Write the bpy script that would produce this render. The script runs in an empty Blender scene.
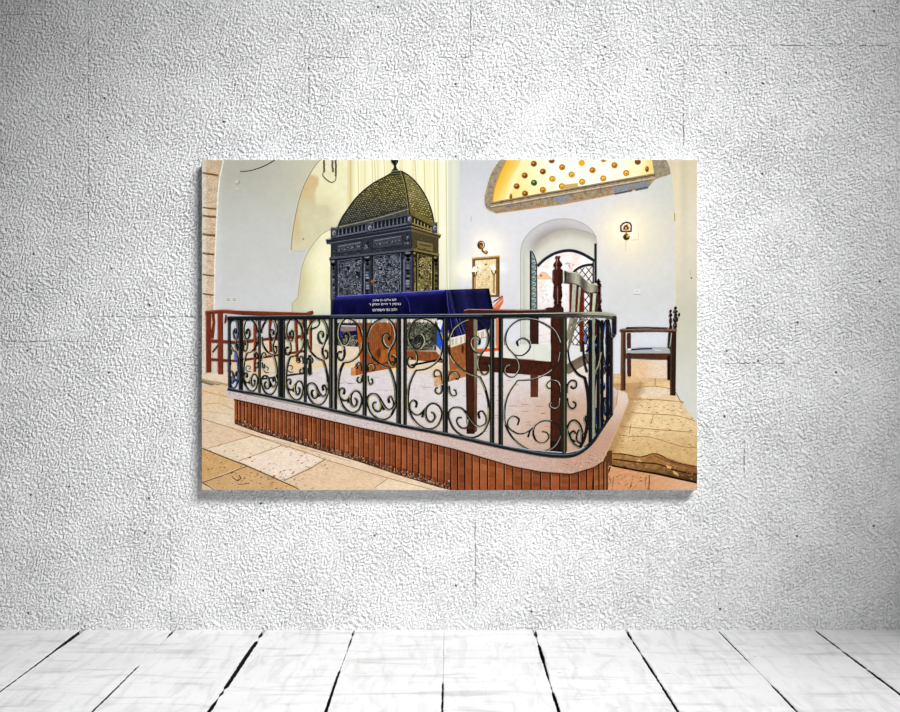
import bpy, bmesh, math, random
from mathutils import Vector, Matrix, noise
from mathutils.geometry import delaunay_2d_cdt

# ------------------------------------------------------------------ camera, world, lights, exposure
S = bpy.context.scene
COL = S.collection
D = 3.2            # camera to wall, metres
MPP = 0.002        # metres per photo pixel on the wall plane
HZ = 0.548         # camera height
cam_d = bpy.data.cameras.new('camera'); cam = bpy.data.objects.new('camera', cam_d); COL.objects.link(cam)
cam.location = (0, -D, HZ); cam.rotation_euler = (math.pi/2, 0, 0)
cam_d.sensor_width = 36; cam_d.lens = 36*D/1.8; cam_d.clip_start = 0.05
S.camera = cam
S.view_settings.view_transform = 'Standard'; S.view_settings.look = 'None'
S.view_settings.exposure = 0.0; S.view_settings.gamma = 1.0
S.view_settings.use_curve_mapping = False

world = bpy.data.worlds.new('room_ambience'); S.world = world; world.use_nodes = True
world.node_tree.nodes['Background'].inputs[0].default_value = (0.97, 0.98, 1, 1)
world.node_tree.nodes['Background'].inputs[1].default_value = 0.075

def spot(name, loc, target, power, size, blend, radius):
    d = bpy.data.lights.new(name, 'SPOT'); o = bpy.data.objects.new(name, d); COL.objects.link(o)
    o.location = loc
    o.rotation_euler = (Vector(target) - Vector(loc)).to_track_quat('-Z', 'Y').to_euler()
    d.energy = power; d.spot_size = math.radians(size); d.spot_blend = blend; d.shadow_soft_size = radius
    return o
for p_, t_ in (((1.35, -4.4, 3.0), (-0.03, 0, 0.60)), ((2.0, -4.1, 3.4), (-0.03, 0, 0.60)), ((2.65, -3.8, 3.8), (-0.03, 0, 0.60))):
    spot('gallery_spotlight', p_, t_, 650, 25.0, 0.86, 0.42)  # one unseen spotlight from upper right, split in three to soften its shadow
def area(name, loc, target, power, sx, sy, spread):
    d = bpy.data.lights.new(name, 'AREA'); o = bpy.data.objects.new(name, d); COL.objects.link(o)
    o.location = loc
    o.rotation_euler = (Vector(target) - Vector(loc)).to_track_quat('-Z', 'Y').to_euler()
    d.energy = power; d.shape = 'RECTANGLE'; d.size = sx; d.size_y = sy; d.spread = math.radians(spread)
    return o
area('floor_fill_light', (0, -0.95, 2.6), (0, -0.93, 0), 9, 3.4, 0.3, 42)  # unseen fill light, added to brighten the floor and spare the wall

# ------------------------------------------------------------------ materials
def lin(c):
    out = []
    y = min(max(sum(c[:3])/765.0, 0.001), 1.0)
    k = (y-0.045*math.sin(2*math.pi*y))/y if y < 0.5 else 1.0      # printed blacks are deep
    for v in c[:3]:
        v = min(max(v*k/255.0, 0.0), 1.0)
        out.append(v/12.92 if v <= 0.04045 else ((v+0.055)/1.055)**2.4)
    return (*out, 1.0)

def new_mat(name):
    m = bpy.data.materials.new(name); m.use_nodes = True
    nt = m.node_tree; b = nt.nodes['Principled BSDF']
    b.inputs['Roughness'].default_value = 0.6; b.inputs['Specular IOR Level'].default_value = 0.1
    return m, nt, b

def ink(name, amt=0.06, scale=400, stretch=(1, 1, 1), rot=0.0, detail=3, spec=0.0):
    """printed ink: the colour of the print, with procedural grain of the pictured surface"""
    m, nt, b = new_mat(name); N, L = nt.nodes, nt.links
    b.inputs['Specular IOR Level'].default_value = spec
    at = N.new('ShaderNodeAttribute'); at.attribute_name = 'Col'
    tc = N.new('ShaderNodeTexCoord'); mp = N.new('ShaderNodeMapping')
    mp.inputs['Scale'].default_value = stretch; mp.inputs['Rotation'].default_value = (0, rot, 0)
    nz = N.new('ShaderNodeTexNoise'); nz.inputs['Scale'].default_value = scale; nz.inputs['Detail'].default_value = detail
    mr = N.new('ShaderNodeMapRange'); mr.inputs[1].default_value = 0.25; mr.inputs[2].default_value = 0.75
    mr.inputs[3].default_value = 0.71*(1-amt); mr.inputs[4].default_value = 0.71*(1+amt); mr.clamp = False
    mx = N.new('ShaderNodeVectorMath'); mx.operation = 'SCALE'
    L.new(tc.outputs['Object'], mp.inputs['Vector']); L.new(mp.outputs[0], nz.inputs['Vector'])
    L.new(nz.outputs['Fac'], mr.inputs[0]); L.new(at.outputs['Color'], mx.inputs[0]); L.new(mr.outputs[0], mx.inputs['Scale'])
    L.new(mx.outputs[0], b.inputs['Base Color'])
    return m

INK = dict(
    plain=ink('ink_plain', 0.02, 250),
    plaster=ink('ink_plaster', 0.035, 90, detail=5),
    stone=ink('ink_stone', 0.34, 330, (1, 1, 1.6), detail=6),
    slab=ink('ink_pink_stone', 0.20, 460, detail=5),
    floor=ink('ink_limestone', 0.20, 330, (0.5, 1, 1.6), rot=0.2, detail=8),
    wood=ink('ink_wood', 0.35, 330, (1.4, 1, 0.35), detail=4),
    slats=ink('ink_slat_wood', 0.28, 600, (1, 1, 0.5), detail=5),
    iron=ink('ink_iron', 0.30, 380, detail=3),
    velvet=ink('ink_velvet', 0.20, 300, (1, 1, 0.6), detail=5),
    carved=ink('ink_carving', 0.5, 380, detail=4),
    dome=ink('ink_dome', 0.45, 420, (1, 1, 1.5), detail=4),
    street=ink('ink_street', 0.08, 170, detail=5),
)

# ------------------------------------------------------------------ drawing flat ink shapes on the print's face
PW0, PW1, PH0, PH1 = 202.0, 697.0, 160.0, 490.0   # the print in the photograph
THICK = 0.035
SF = MPP*(D-THICK)/D
PCX, PCY = (PW0+PW1)/2, (PH0+PH1)/2
ROOT_LOC = Vector(((PCX-450)*SF, 0, HZ+(356-PCY)*SF))
LAYER = [1]
DL = 0.000011

def lerp(a, b, t): return a+(b-a)*t
def mixc(a, b, t):
    t = min(max(t, 0), 1); return tuple(a[i]+(b[i]-a[i])*t for i in range(3))
def sm(a, b, x):
    t = min(max((x-a)/(b-a), 0), 1); return t*t*(3-2*t)
def nz(x, y, s=1.0, o=0.0): return noise.noise(Vector((x*s+o, y*s-o, o*1.7)))
def glow(x, y, cx, cy, r): return math.exp(-((x-cx)**2+(y-cy)**2)/(r*r))
def seg(pts, x):
    """piecewise-linear y(x)"""
    if x <= pts[0][0]: return pts[0][1]
    for (a, b), (c, d) in zip(pts, pts[1:]):
        if x <= c: return b+(d-b)*(x-a)/(c-a)
    return pts[-1][1]
def cr(pts, n=5, closed=False):
    """Catmull-Rom through pts"""
    if len(pts) < 3: return list(pts)
    P = list(pts); out = []
    m = len(P)
    for i in range(m if closed else m-1):
        g = lambda k: P[k % m] if closed else P[min(max(k, 0), m-1)]
        p0, p1, p2, p3 = g(i-1), g(i), g(i+1), g(i+2)
        for k in range(n):
            t = k/n
            out.append(tuple(0.5*((2*p1[j])+(-p0[j]+p2[j])*t+(2*p0[j]-5*p1[j]+4*p2[j]-p3[j])*t*t+(-p0[j]+3*p1[j]-3*p2[j]+p3[j])*t**3) for j in (0, 1)))
    if not closed: out.append(tuple(P[-1][:2]))
    return out
def clampp(p): return (min(max(p[0], PW0), PW1), min(max(p[1], PH0), PH1))

class Art:
    def __init__(self, name, parent, mat='plain', label=None):
        self.name, self.parent, self.mat, self.label = name, parent, mat, label
        self.v, self.f, self.c, self.mz = [], [], [], 0
    def _p(self, x, y, z):
        x, y = clampp((x, y)); self.mz = max(self.mz, z)
        self.v.append(((x-PCX)*SF, z, -(y-PCY)*SF)); return len(self.v)-1
    def poly(self, pts, col, z=0):
        """col: one colour, or a function of (x, y)"""
        ids = [self._p(p[0], p[1], z) for p in pts]
        self.f.append(ids); self.c.append([col(*p) if callable(col) else col for p in pts])
        return self
    def quad(self, x0, y0, x1, y1, col, z=0): return self.poly([(x0, y0), (x1, y0), (x1, y1), (x0, y1)], col, z)
    def disc(self, cx, cy, rx, ry, col, z=0, n=14, a=0.0):
        return self.poly([(cx+rx*math.cos(t)*math.cos(a)-ry*math.sin(t)*math.sin(a), cy+rx*math.cos(t)*math.sin(a)+ry*math.sin(t)*math.cos(a)) for t in [2*math.pi*k/n for k in range(n)]], col, z)
    def patch(self, pts, fn, step=3.0, z=0):
        """polygon filled with a fine mesh so the colour can vary inside"""
        pts = [clampp(p) for p in pts]
        q = []
        for p in pts:
            if not q or (abs(p[0]-q[-1][0])+abs(p[1]-q[-1][1])) > 0.05: q.append(p)
        if abs(q[0][0]-q[-1][0])+abs(q[0][1]-q[-1][1]) < 0.05: q.pop()
        # subdivide long edges
        B = []
        for a, b in zip(q, q[1:]+q[:1]):
            k = max(1, int(math.hypot(b[0]-a[0], b[1]-a[1])/step))
            for i in range(k): B.append((lerp(a[0], b[0], i/k), lerp(a[1], b[1], i/k)))
        def inside(x, y):
            r = False; j = len(q)-1
            for i in range(len(q)):
                if (q[i][1] > y) != (q[j][1] > y) and x < (q[j][0]-q[i][0])*(y-q[i][1])/(q[j][1]-q[i][1])+q[i][0]: r = not r
                j = i
            return r
        xs = [p[0] for p in q]; ys = [p[1] for p in q]
        V = list(B); y = min(ys)+step*0.5; row = 0
        while y < max(ys):
            x = min(xs)+step*(0.5 if row % 2 else 0.25)
            while x < max(xs):
                if inside(x, y): V.append((x, y))
                x += step
            y += step; row += 1
        nb = len(B)
        r = delaunay_2d_cdt([Vector(p) for p in V], [(i, (i+1) % nb) for i in range(nb)], [], 1, 1e-4, False)
        base = len(self.v); cols = []
        for p in r[0]:
            self._p(p[0], p[1], z); cols.append(fn(p[0], p[1]))
        for t in r[2]:
            gx = sum(r[0][i][0] for i in t)/3; gy = sum(r[0][i][1] for i in t)/3
            if not inside(gx, gy): continue
            self.f.append([base+i for i in t]); self.c.append([cols[i] for i in t])
        return self
    def stroke(self, pts, w, col, z=0, off=0.0, smooth=0):
        """ribbon along pts; w: width or (start, end) or list; off shifts it sideways"""
        P = cr(pts, smooth) if smooth else list(pts)
        n = len(P)
        if n < 2: return self
        W = [w]*n if isinstance(w, (int, float)) else ([lerp(w[0], w[1], i/(n-1)) for i in range(n)] if len(w) == 2 else w)
        L, R = [], []
        for i in range(n):
            a, b = P[max(i-1, 0)], P[min(i+1, n-1)]
            dx, dy = b[0]-a[0], b[1]-a[1]; l = math.hypot(dx, dy) or 1
            nx, ny = -dy/l, dx/l; h = W[i]/2
            cx, cy = P[i][0]+nx*off, P[i][1]+ny*off
            L.append((cx+nx*h, cy+ny*h)); R.append((cx-nx*h, cy-ny*h))
        iL = [self._p(*p, z) for p in L]; iR = [self._p(*p, z) for p in R]
        for i in range(n-1):
            self.f.append([iL[i], iL[i+1], iR[i+1], iR[i]])
            cs = [col(*P[i]), col(*P[i+1])] if callable(col) else [col, col]
            self.c.append([cs[0], cs[1], cs[1], cs[0]])
        return self
    def done(self):
        me = bpy.data.meshes.new(self.name)
        base = THICK+0.0002+LAYER[0]*DL
        V = [(x, -(base+z*DL), zz) for x, z, zz in self.v]
        me.from_pydata(V, [], self.f); me.update()
        ca = me.color_attributes.new('Col', 'FLOAT_COLOR', 'CORNER')
        k = 0
        for p in me.polygons:
            cs = self.c[p.index]
            for j in range(p.loop_total):
                ca.data[p.loop_start+j].color = lin(cs[j])
        # every shape looks towards the viewer
        bm = bmesh.new(); bm.from_mesh(me)
        for f in bm.faces:
            if f.normal.y > 0: f.normal_flip()
        bm.to_mesh(me); bm.free()
        LAYER[0] += self.mz+1
        o = bpy.data.objects.new(self.name, me); COL.objects.link(o)
        o.parent = self.parent; me.materials.append(INK[self.mat])
        if self.label: o['label'] = self.label
        return o

# ------------------------------------------------------------------ the setting: wall and floor
def P3(px, py, y=0.0):
    s = MPP*(D+y)/D
    return ((px-450)*s, y, HZ+(356-py)*s)

def wall_material():
    m, nt, b = new_mat('white_stucco'); N, L = nt.nodes, nt.links
    b.inputs['Roughness'].default_value = 0.75
    tc = N.new('ShaderNodeTexCoord')
    sep = N.new('ShaderNodeSeparateXYZ'); L.new(tc.outputs['Object'], sep.inputs[0])
    def mth(op, a, b_=None, clamp=False):
        n = N.new('ShaderNodeMath'); n.operation = op; n.use_clamp = clamp
        for i, v in enumerate((a, b_)):
            if v is None: continue
            if isinstance(v, (int, float)): n.inputs[i].default_value = v
            else: L.new(v, n.inputs[i])
        return n.outputs[0]
    def noise_(scale, detail, stretch=(1, 1, 1), rot=0.0, dist=0.0, rough=0.5):
        mp = N.new('ShaderNodeMapping'); mp.vector_type = 'TEXTURE'; mp.inputs['Scale'].default_value = stretch; mp.inputs['Rotation'].default_value = (0, rot, 0)
        n = N.new('ShaderNodeTexNoise'); n.inputs['Scale'].default_value = scale; n.inputs['Detail'].default_value = detail
        n.inputs['Distortion'].default_value = dist; n.inputs['Roughness'].default_value = rough
        L.new(tc.outputs['Object'], mp.inputs[0]); L.new(mp.outputs[0], n.inputs['Vector']); return n.outputs['Fac']
    # trowelled pebbly stucco, slightly drawn out along one diagonal
    n1 = noise_(285, 1.0, (1, 1, 1.75), math.radians(38), 0.0)
    n2 = noise_(330, 2)
    n3 = noise_(9, 4)
    sh = N.new('ShaderNodeMapRange'); sh.inputs[1].default_value = 0.20; sh.inputs[2].default_value = 0.80; sh.inputs[4].default_value = 1.9; L.new(n1, sh.inputs[0])
    h = mth('ADD', mth('MULTIPLY', sh.outputs[0], 1.0), mth('MULTIPLY', n2, 0.35))
    h = mth('MULTIPLY', h, mth('ADD', mth('MULTIPLY', n3, 1.1), 0.45))
    # faint joints of the blocks beneath the stucco
    joints = [(88, -5, 88, 245), (308, 58, 308, 104), (300, 58, 372, 58), (436, 58, 472, 58), (470, -5, 470, 58),
              (690, 46, 905, 46), (683, 66, 683, 156), (88, 317, 202, 317), (-5, 342, 90, 342), (170, 520, 170, 632),
              (475, 494, 475, 632), (-5, 15, 42, 15), (744, 440, 744, 478), (-5, 607, 24, 606), (720, 364, 800, 364)]
    wob = noise_(30, 2); brk = noise_(55, 3)
    tot = None
    for x0, y0, x1, y1 in joints:
        vertical = abs(x1-x0) < abs(y1-y0)
        A, B = P3(x0, y0), P3(x1, y1)
        along, across = (sep.outputs['Z'], sep.outputs['X']) if vertical else (sep.outputs['X'], sep.outputs['Z'])
        ia, ic = (2, 0) if vertical else (0, 2)
        mid, half = (A[ia]+B[ia])/2, abs(A[ia]-B[ia])/2
        d = mth('ABSOLUTE', mth('SUBTRACT', mth('ADD', across, mth('MULTIPLY', wob, 0.008)), A[ic]+0.004))
        line = mth('SUBTRACT', 1.0, mth('DIVIDE', d, 0.0022), True)
        inside = mth('LESS_THAN', mth('ABSOLUTE', mth('SUBTRACT', along, mid)), half)
        v = mth('MULTIPLY', line, inside)
        tot = v if tot is None else mth('MAXIMUM', tot, v)
    bm_ = N.new('ShaderNodeMapRange'); bm_.inputs[1].default_value = 0.4; bm_.inputs[2].default_value = 0.62; L.new(brk, bm_.inputs[0])
    tot = mth('MULTIPLY', tot, bm_.outputs[0])
    # scattered pin holes
    vo = N.new('ShaderNodeTexVoronoi'); vo.voronoi_dimensions = '2D'; vo.inputs['Scale'].default_value = 13
    cx_ = N.new('ShaderNodeCombineXYZ'); L.new(sep.outputs['X'], cx_.inputs[0]); L.new(sep.outputs['Z'], cx_.inputs[1]); L.new(cx_.outputs[0], vo.inputs['Vector'])
    pit = mth('MULTIPLY', mth('SUBTRACT', 1.0, mth('DIVIDE', vo.outputs['Distance'], 0.036), True), 2.2, True)
    sc = N.new('ShaderNodeSeparateColor'); L.new(vo.outputs['Color'], sc.inputs[0])
    pit = mth('MULTIPLY', pit, mth('LESS_THAN', sc.outputs[0], 0.2))
    h = mth('SUBTRACT', mth('SUBTRACT', h, mth('MULTIPLY', tot, 1.0)), mth('MULTIPLY', pit, 1.6))
    bp = N.new('ShaderNodeBump'); bp.inputs['Strength'].default_value = 1.0; bp.inputs['Distance'].default_value = 0.0038
    L.new(h, bp.inputs['Height']); L.new(bp.outputs[0], b.inputs['Normal'])
    dark_mask = mth('MAXIMUM', mth('MULTIPLY', tot, 0.35), mth('MULTIPLY', pit, 0.97))  # base colour goes darker along joints and in pin holes
    ramp = N.new('ShaderNodeMix'); ramp.data_type = 'RGBA'
    ramp.inputs[6].default_value = (0.80, 0.80, 0.805, 1); ramp.inputs[7].default_value = (0.10, 0.10, 0.10, 1)
    L.new(dark_mask, ramp.inputs[0])
    L.new(ramp.outputs[2], b.inputs['Base Color'])
    return m

def link_mesh(name, bm, mat, parent=None):
    me = bpy.data.meshes.new(name); bm.to_mesh(me); bm.free()
    o = bpy.data.objects.new(name, me); COL.objects.link(o); o.parent = parent
    me.materials.append(mat); return o
def box(bm, x0, x1, y0, y1, z0, z1):
    vs = [bm.verts.new(p) for p in ((x0, y0, z0), (x1, y0, z0), (x1, y1, z0), (x0, y1, z0), (x0, y0, z1), (x1, y0, z1), (x1, y1, z1), (x0, y1, z1))]
    for f in ((0, 3, 2, 1), (4, 5, 6, 7), (0, 1, 5, 4), (1, 2, 6, 5), (2, 3, 7, 6), (3, 0, 4, 7)): bm.faces.new([vs[i] for i in f])

bm = bmesh.new(); box(bm, -2.2, 2.2, 0.0, 0.15, -0.06, 2.4)
wall = link_mesh('wall_back', bm, wall_material()); wall['kind'] = 'structure'

def floor_material():
    m, nt, b = new_mat('white_painted_boards'); N, L = nt.nodes, nt.links
    b.inputs['Roughness'].default_value = 0.6; b.inputs['Specular IOR Level'].default_value = 0.12
    tc = N.new('ShaderNodeTexCoord')
    def noise_(scale, detail, stretch, rot=0.0, dist=0.0):
        mp = N.new('ShaderNodeMapping'); mp.inputs['Scale'].default_value = stretch; mp.inputs['Rotation'].default_value = (0, 0, rot)
        n = N.new('ShaderNodeTexNoise'); n.inputs['Scale'].default_value = scale; n.inputs['Detail'].default_value = detail; n.inputs['Distortion'].default_value = dist
        L.new(tc.outputs['Object'], mp.inputs[0]); L.new(mp.outputs[0], n.inputs['Vector']); return n.outputs['Fac']
    grain = noise_(42, 6, (1.0, 0.14, 1), 0.12, 1.2)      # brush and grain lines along the boards
    scuff = noise_(26, 6, (0.22, 1.0, 1), -0.2, 0.8)      # cross scuffs
    spot_ = noise_(120, 3, (0.5, 1, 1))
    patch = noise_(5, 4, (1, 1, 1))
    def rng(src, a, b_, c, d):
        n = N.new('ShaderNodeMapRange'); n.inputs[1].default_value = a; n.inputs[2].default_value = b_; n.inputs[3].default_value = c; n.inputs[4].default_value = d
        L.new(src, n.inputs[0]); return n.outputs[0]
    def mul(a, b_):
        n = N.new('ShaderNodeMath'); n.operation = 'MULTIPLY'; L.new(a, n.inputs[0]); L.new(b_, n.inputs[1]); return n.outputs[0]
    v = mul(mul(rng(grain, 0.32, 0.52, 0.86, 1.0), rng(scuff, 0.30, 0.46, 0.76, 1.0)), rng(spot_, 0.25, 0.33, 0.55, 1.0))
    v = mul(v, rng(patch, 0.35, 0.65, 0.93, 1.0))
    mx = N.new('ShaderNodeVectorMath'); mx.operation = 'SCALE'; mx.inputs[0].default_value = (0.84, 0.84, 0.845); L.new(v, mx.inputs['Scale'])
    L.new(mx.outputs[0], b.inputs['Base Color'])
    bp = N.new('ShaderNodeBump'); bp.inputs['Strength'].default_value = 0.8; bp.inputs['Distance'].default_value = 0.004
    L.new(mul(grain, scuff), bp.inputs['Height']); L.new(bp.outputs[0], b.inputs['Normal'])
    return m
FM = floor_material()
dm, dnt, db = new_mat('dark_gap_shade'); db.inputs['Base Color'].default_value = (0.012, 0.012, 0.012, 1)  # near-black colour stands in for shade in the gaps, board sides included

# board joints: x at the wall (photo pixels) and how wide the crack is along the board (distance from the wall, width in mm)
cracks = [(-100, [(0, 2), (2, 2)]), (-9, [(0, 3), (2, 3)]),
          (82, [(0, 10), (.12, 9), (.24, 5), (.36, 3.2), (.5, 3), (3, 3)]),
          (174, [(0, 5), (.05, 5), (.09, 0.4), (.13, .6), (.2, 1.4), (.26, .4), (.36, .5), (.38, 3), (.8, 4), (3, 4)]),
          (264, [(0, 6), (.07, 6.5), (.09, 0), (.115, 0), (.13, 7), (.3, 8), (.55, 6.5), (.57, 0), (.6, 5), (.63, .5), (.68, 6), (3, 6)]),
          (354, [(0, 3), (.04, 5), (.07, .5), (.12, 3), (.15, 3.5), (.2, 1), (.4, .8), (.42, 4), (.8, 5), (3, 5)]),
          (444, [(0, .2), (.5, .3), (.53, 3), (3, 3)]),
          (534, [(0, 7), (.06, 6), (.08, 1.0), (.15, 1.2), (.17, 5.5), (.3, 7), (.34, 4), (.45, 4), (.5, 1), (.58, 1.2), (.6, 5), (3, 5)]),
          (626, [(0, 5.5), (.09, 4.5), (.11, .4), (.14, 3.5), (.22, 3), (.25, .3), (.29, 4), (.42, 4.5), (.5, 2.5), (.55, 4), (3, 4)]),
          (718, [(0, .5), (.03, 2), (.1, 3.2), (.2, 2.6), (.32, 2), (.36, .4), (.52, .7), (.56, 4), (3, 4)]),
          (815, [(0, 4), (.15, 3.5), (.2, 3.2), (.22, .6), (.24, 3.5), (.38, 5), (.4, .8), (.41, 5), (3, 5)]),
          (905, [(0, 3), (3, 3)]), (996, [(0, 3), (3, 3)]), (1090, [(0, 3), (3, 3)])]
rnd = random.Random(4)
bm = bmesh.new()
YF = -2.9
ys = [0.0]
while ys[-1] < -YF: ys.append(min(-YF, ys[-1]+(0.008 if ys[-1] < 1.0 else 0.1)))
def crack_side(c, yy, side, k):
    base = (cracks[c][0]-450)*MPP
    w = seg(cracks[c][1], yy)*0.001
    jag = 0.0010*nz(yy*60, c*7.1+side*3.3) + 0.0006*nz(yy*220, c*3.1+side*9.7)
    drift = 0.0012*nz(yy*3, c*5.0)
    return base + drift + side*max(0.00005, w/2*1.05 + (jag if w > 0.0007 else 0))
for i in range(len(cracks)-1):
    tl, tr, bl, br = [], [], [], []
    hz_ = 0.0006*((i*37) % 5)/5
    for k, yy in enumerate(ys):
        xl = crack_side(i, yy, 1, k); xr = crack_side(i+1, yy, -1, k)
        row = [bm.verts.new((xl, -yy, -0.06)), bm.verts.new((xl, -yy, -0.0012-hz_)), bm.verts.new((xl+0.0012, -yy, -hz_)),
               bm.verts.new(((xl+xr)/2, -yy, -hz_)),
               bm.verts.new((xr-0.0012, -yy, -hz_)), bm.verts.new((xr, -yy, -0.0012-hz_)), bm.verts.new((xr, -yy, -0.06))]
        tl.append(row)
    for a, b_ in zip(tl, tl[1:]):
        for j in range(6):
            f_ = bm.faces.new([a[j], b_[j], b_[j+1], a[j+1]]); f_.material_index = 1 if j in (0, 5) else 0
bmesh.ops.recalc_face_normals(bm, faces=bm.faces)
fl = link_mesh('floor', bm, FM); fl.data.materials.append(dm)
for p in fl.data.polygons: p.use_smooth = False
fl['kind'] = 'structure'
bm = bmesh.new(); box(bm, -2.2, 2.2, YF, 0.15, -0.09, -0.061)
sf_ = link_mesh('subfloor', bm, dm, fl)

# ------------------------------------------------------------------ the print: a thick mounted photograph, hung on the wall
root = bpy.data.objects.new('photo_print', None); COL.objects.link(root); root.location = ROOT_LOC
root.empty_display_size = 0.1
root['label'] = 'frameless mounted colour photo print of an ornate prayer hall, hanging on the white stucco wall'
root['category'] = 'picture'
edge_m, _n, eb = new_mat('print_edge_white'); eb.inputs['Base Color'].default_value = (0.80, 0.82, 0.84, 1)
W2, H2 = (PW1-PW0)/2*SF, (PH1-PH0)/2*SF
bm = bmesh.new(); box(bm, -W2, W2, -THICK, -0.001, -H2, H2)
bmesh.ops.bevel(bm, geom=[e for e in bm.edges], offset=0.0008, segments=2, affect='EDGES')
panel = link_mesh('mounting_panel', bm, edge_m, root); panel['label'] = 'white edged backing panel of the print'

R = random.Random(11)
T = [(PW0, PH0), (PW1, PH0), (PW1, PH1), (PW0, PH1)]

a = Art('paper', root, 'plain'); a.quad(202, 160, 697, 490, (214, 206, 194)); a.done()
# ---- pictured walls -------------------------------------------------
ARCH1 = cr([(325, 158), (319, 161), (310.5, 173), (302, 190.5), (296, 213.5), (292.6, 234), (291, 250)], 4)
ARCH2 = cr([(331, 229), (325, 232), (319, 236.7), (309, 249.7), (302, 265.5), (299.6, 280), (297.5, 298)], 4)+[(291.8, 303), (291.8, 320)]
def c_leftwall(x, y):
    c = mixc((187, 186, 172), (203, 204, 200), sm(165, 250, y))
    c = mixc(c, (208, 209, 210), sm(250, 310, y))
    c = mixc(c, (203, 200, 172), sm(262, 325, x)*sm(250, 165, y)*0.9)
    c = mixc(c, (222, 222, 216), sm(226, 216, x)*0.5)
    n = 3*nz(x, y, .06)+2*nz(x, y, .02, 5)
    return tuple(v+n for v in c)
wl = Art('pictured_left_wall', root, 'plaster', 'off-white plaster wall at the left of the pictured hall')
wl.patch([(214, 160), (330, 160), (331, 229)]+ARCH2[1:]+[(291.8, 345), (214, 345)], c_leftwall, 4)
wlo = wl.done()
def c_vault(x, y):
    c = mixc((231, 225, 186), (238, 232, 192), sm(310, 350, x))
    c = mixc(c, (222, 214, 176), sm(200, 250, y)*0.8)
    st = sm(-0.12, 0.14, nz(x, y, .05, 3)+0.9*math.exp(-((x-308+(y-190)*.35)/13)**2)*sm(172, 184, y)-0.45+0.35*sm(182, 215, y)*sm(344, 318, x))
    st = max(st, .75*sm(190, 214, y)*sm(346, 326, x)); c = mixc(c, mixc((209, 184, 132), (206, 198, 166), sm(188, 212, y)), st*0.9)
    e = min(abs(x-seg([(291, 250), (292.6, 234), (296, 213.5), (302, 190.5)][::1], x)) if False else 99, 99)
    n = 4*nz(x, y, .12)+3*nz(x, y, .3, 2)
    c = mixc(c, (206, 178, 120), 0.6*math.exp(-((x-(296+ (213-y)*-0.02))/3)**2)*sm(195, 210, y)*sm(248, 232, y))
    return tuple(v+n for v in c)
a = Art('plaster_vault', wlo, 'plaster', 'stained beige plaster inside the arch')
a.patch(ARCH1+[(296, 250), (309, 249.7)]+list(reversed(ARCH2[:12]))+[(352, 226), (352, 160)], c_vault, 2.5)
a.stroke(ARCH1[3:], 1.0, (160, 140, 100), 1); a.stroke([(p[0]-1.2, p[1]) for p in ARCH1], 1.1, (208, 207, 192), 1)
a.stroke([(291, 250), (296, 251), (307, 251.5)], 0.8, (196, 190, 170), 1)
a.disc(303.3, 239, .8, .7, (90, 80, 60), 1); a.done()
def c_niche(x, y):
    c = mixc((198, 190, 146), (240, 236, 198), sm(298, 324, x+(y-262)*.12))
    c = mixc(c, (246, 242, 205), glow(x, y, 318, 262, 14)*.7)
    return mixc(c, (205, 208, 190), sm(285, 318, y)*.6)
a = Art('plaster_niche', wlo, 'plaster', 'pale yellow niche behind the dark cabinet')
a.patch(ARCH2[:-1]+[(291.8, 345), (345, 345), (345, 229)], c_niche, 3)
a.stroke([(p[0]+.3, p[1]) for p in ARCH2], 0.9, (178, 172, 142), 1); a.stroke([(p[0]-1, p[1]-.6) for p in ARCH2], 1, (212, 211, 198), 1); a.done()
for x in (225.6, 231.8):
    a = Art('wall_socket', wlo, 'plain')
    a.quad(x, 296.8, x+5, 302, (216, 216, 208)); a.quad(x+1, 298, x+4, 301, (165, 163, 150), 1); a.quad(x+1.7, 298.6, x+3.2, 300, (214, 212, 200), 2)
    a.done()
a = Art('wall_vent', wlo, 'plain'); a.disc(237.6, 182.2, 2.4, 2.4, (160, 154, 130)); a.disc(236.9, 181.6, 1.9, 2, (205, 202, 184), 1); a.disc(237.3, 188.5, 1.8, 1, (206, 206, 196), 1); a.done()
a = Art('hanging_cable', wlo, 'iron'); a.stroke([(240.3, 171.5), (248, 171), (255, 169.4), (263, 166.6), (270, 163), (275.5, 159.5)], (0.9, 1.1), (58, 52, 46), 0, 0, 4); a.done()

def c_pier(x, y):
    c = (208, 184, 152) if y < 175 else (214, 188, 158)
    c = mixc(c, (222, 216, 204), sm(207.5, 204.5, x)*.85)
    n = 14*nz(x, y, .5)+10*nz(x, y, .17, 4)
    return (c[0]+n, c[1]+n, c[2]+n*.9)
PR = [(223.6, 160), (219.8, 178), (218, 195), (216.6, 222), (215, 262), (214.3, 310), (213.8, 330)]
a = Art('pictured_stone_pier', root, 'stone', 'coursed tan stone pier at the left edge')
a.patch([(202, 160)]+PR+[(213, 374), (202, 376)], c_pier, 1.5)
for y, w in ((174, 1.6), (208.5, 1.2), (216.7, 1.6), (235.2, 1.8), (254.2, 1.6), (275.5, 1.3), (294.8, 1.3)):
    xr = 214.8+(330-y)*.03; w *= 1.25
    a.stroke([(202.5, y-1.2), (207, y-.4), (xr-1, y+(1.6 if y < 180 else .5))], w, (150, 108, 66), 1); a.stroke([(207, y), (xr-3, y+.8)], .7, (98, 62, 34), 2)
a.stroke(PR, 1.4, (236, 235, 226), 2)
for k in range(90):
    y = R.uniform(176, 300); x = R.uniform(206, 214+(300-y)*.02); a.disc(x, y, R.uniform(.3, .8), R.uniform(.3, .6), R.choice([(176, 140, 104), (232, 214, 188), (150, 112, 78)]), 1, 6)
a.done()

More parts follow.
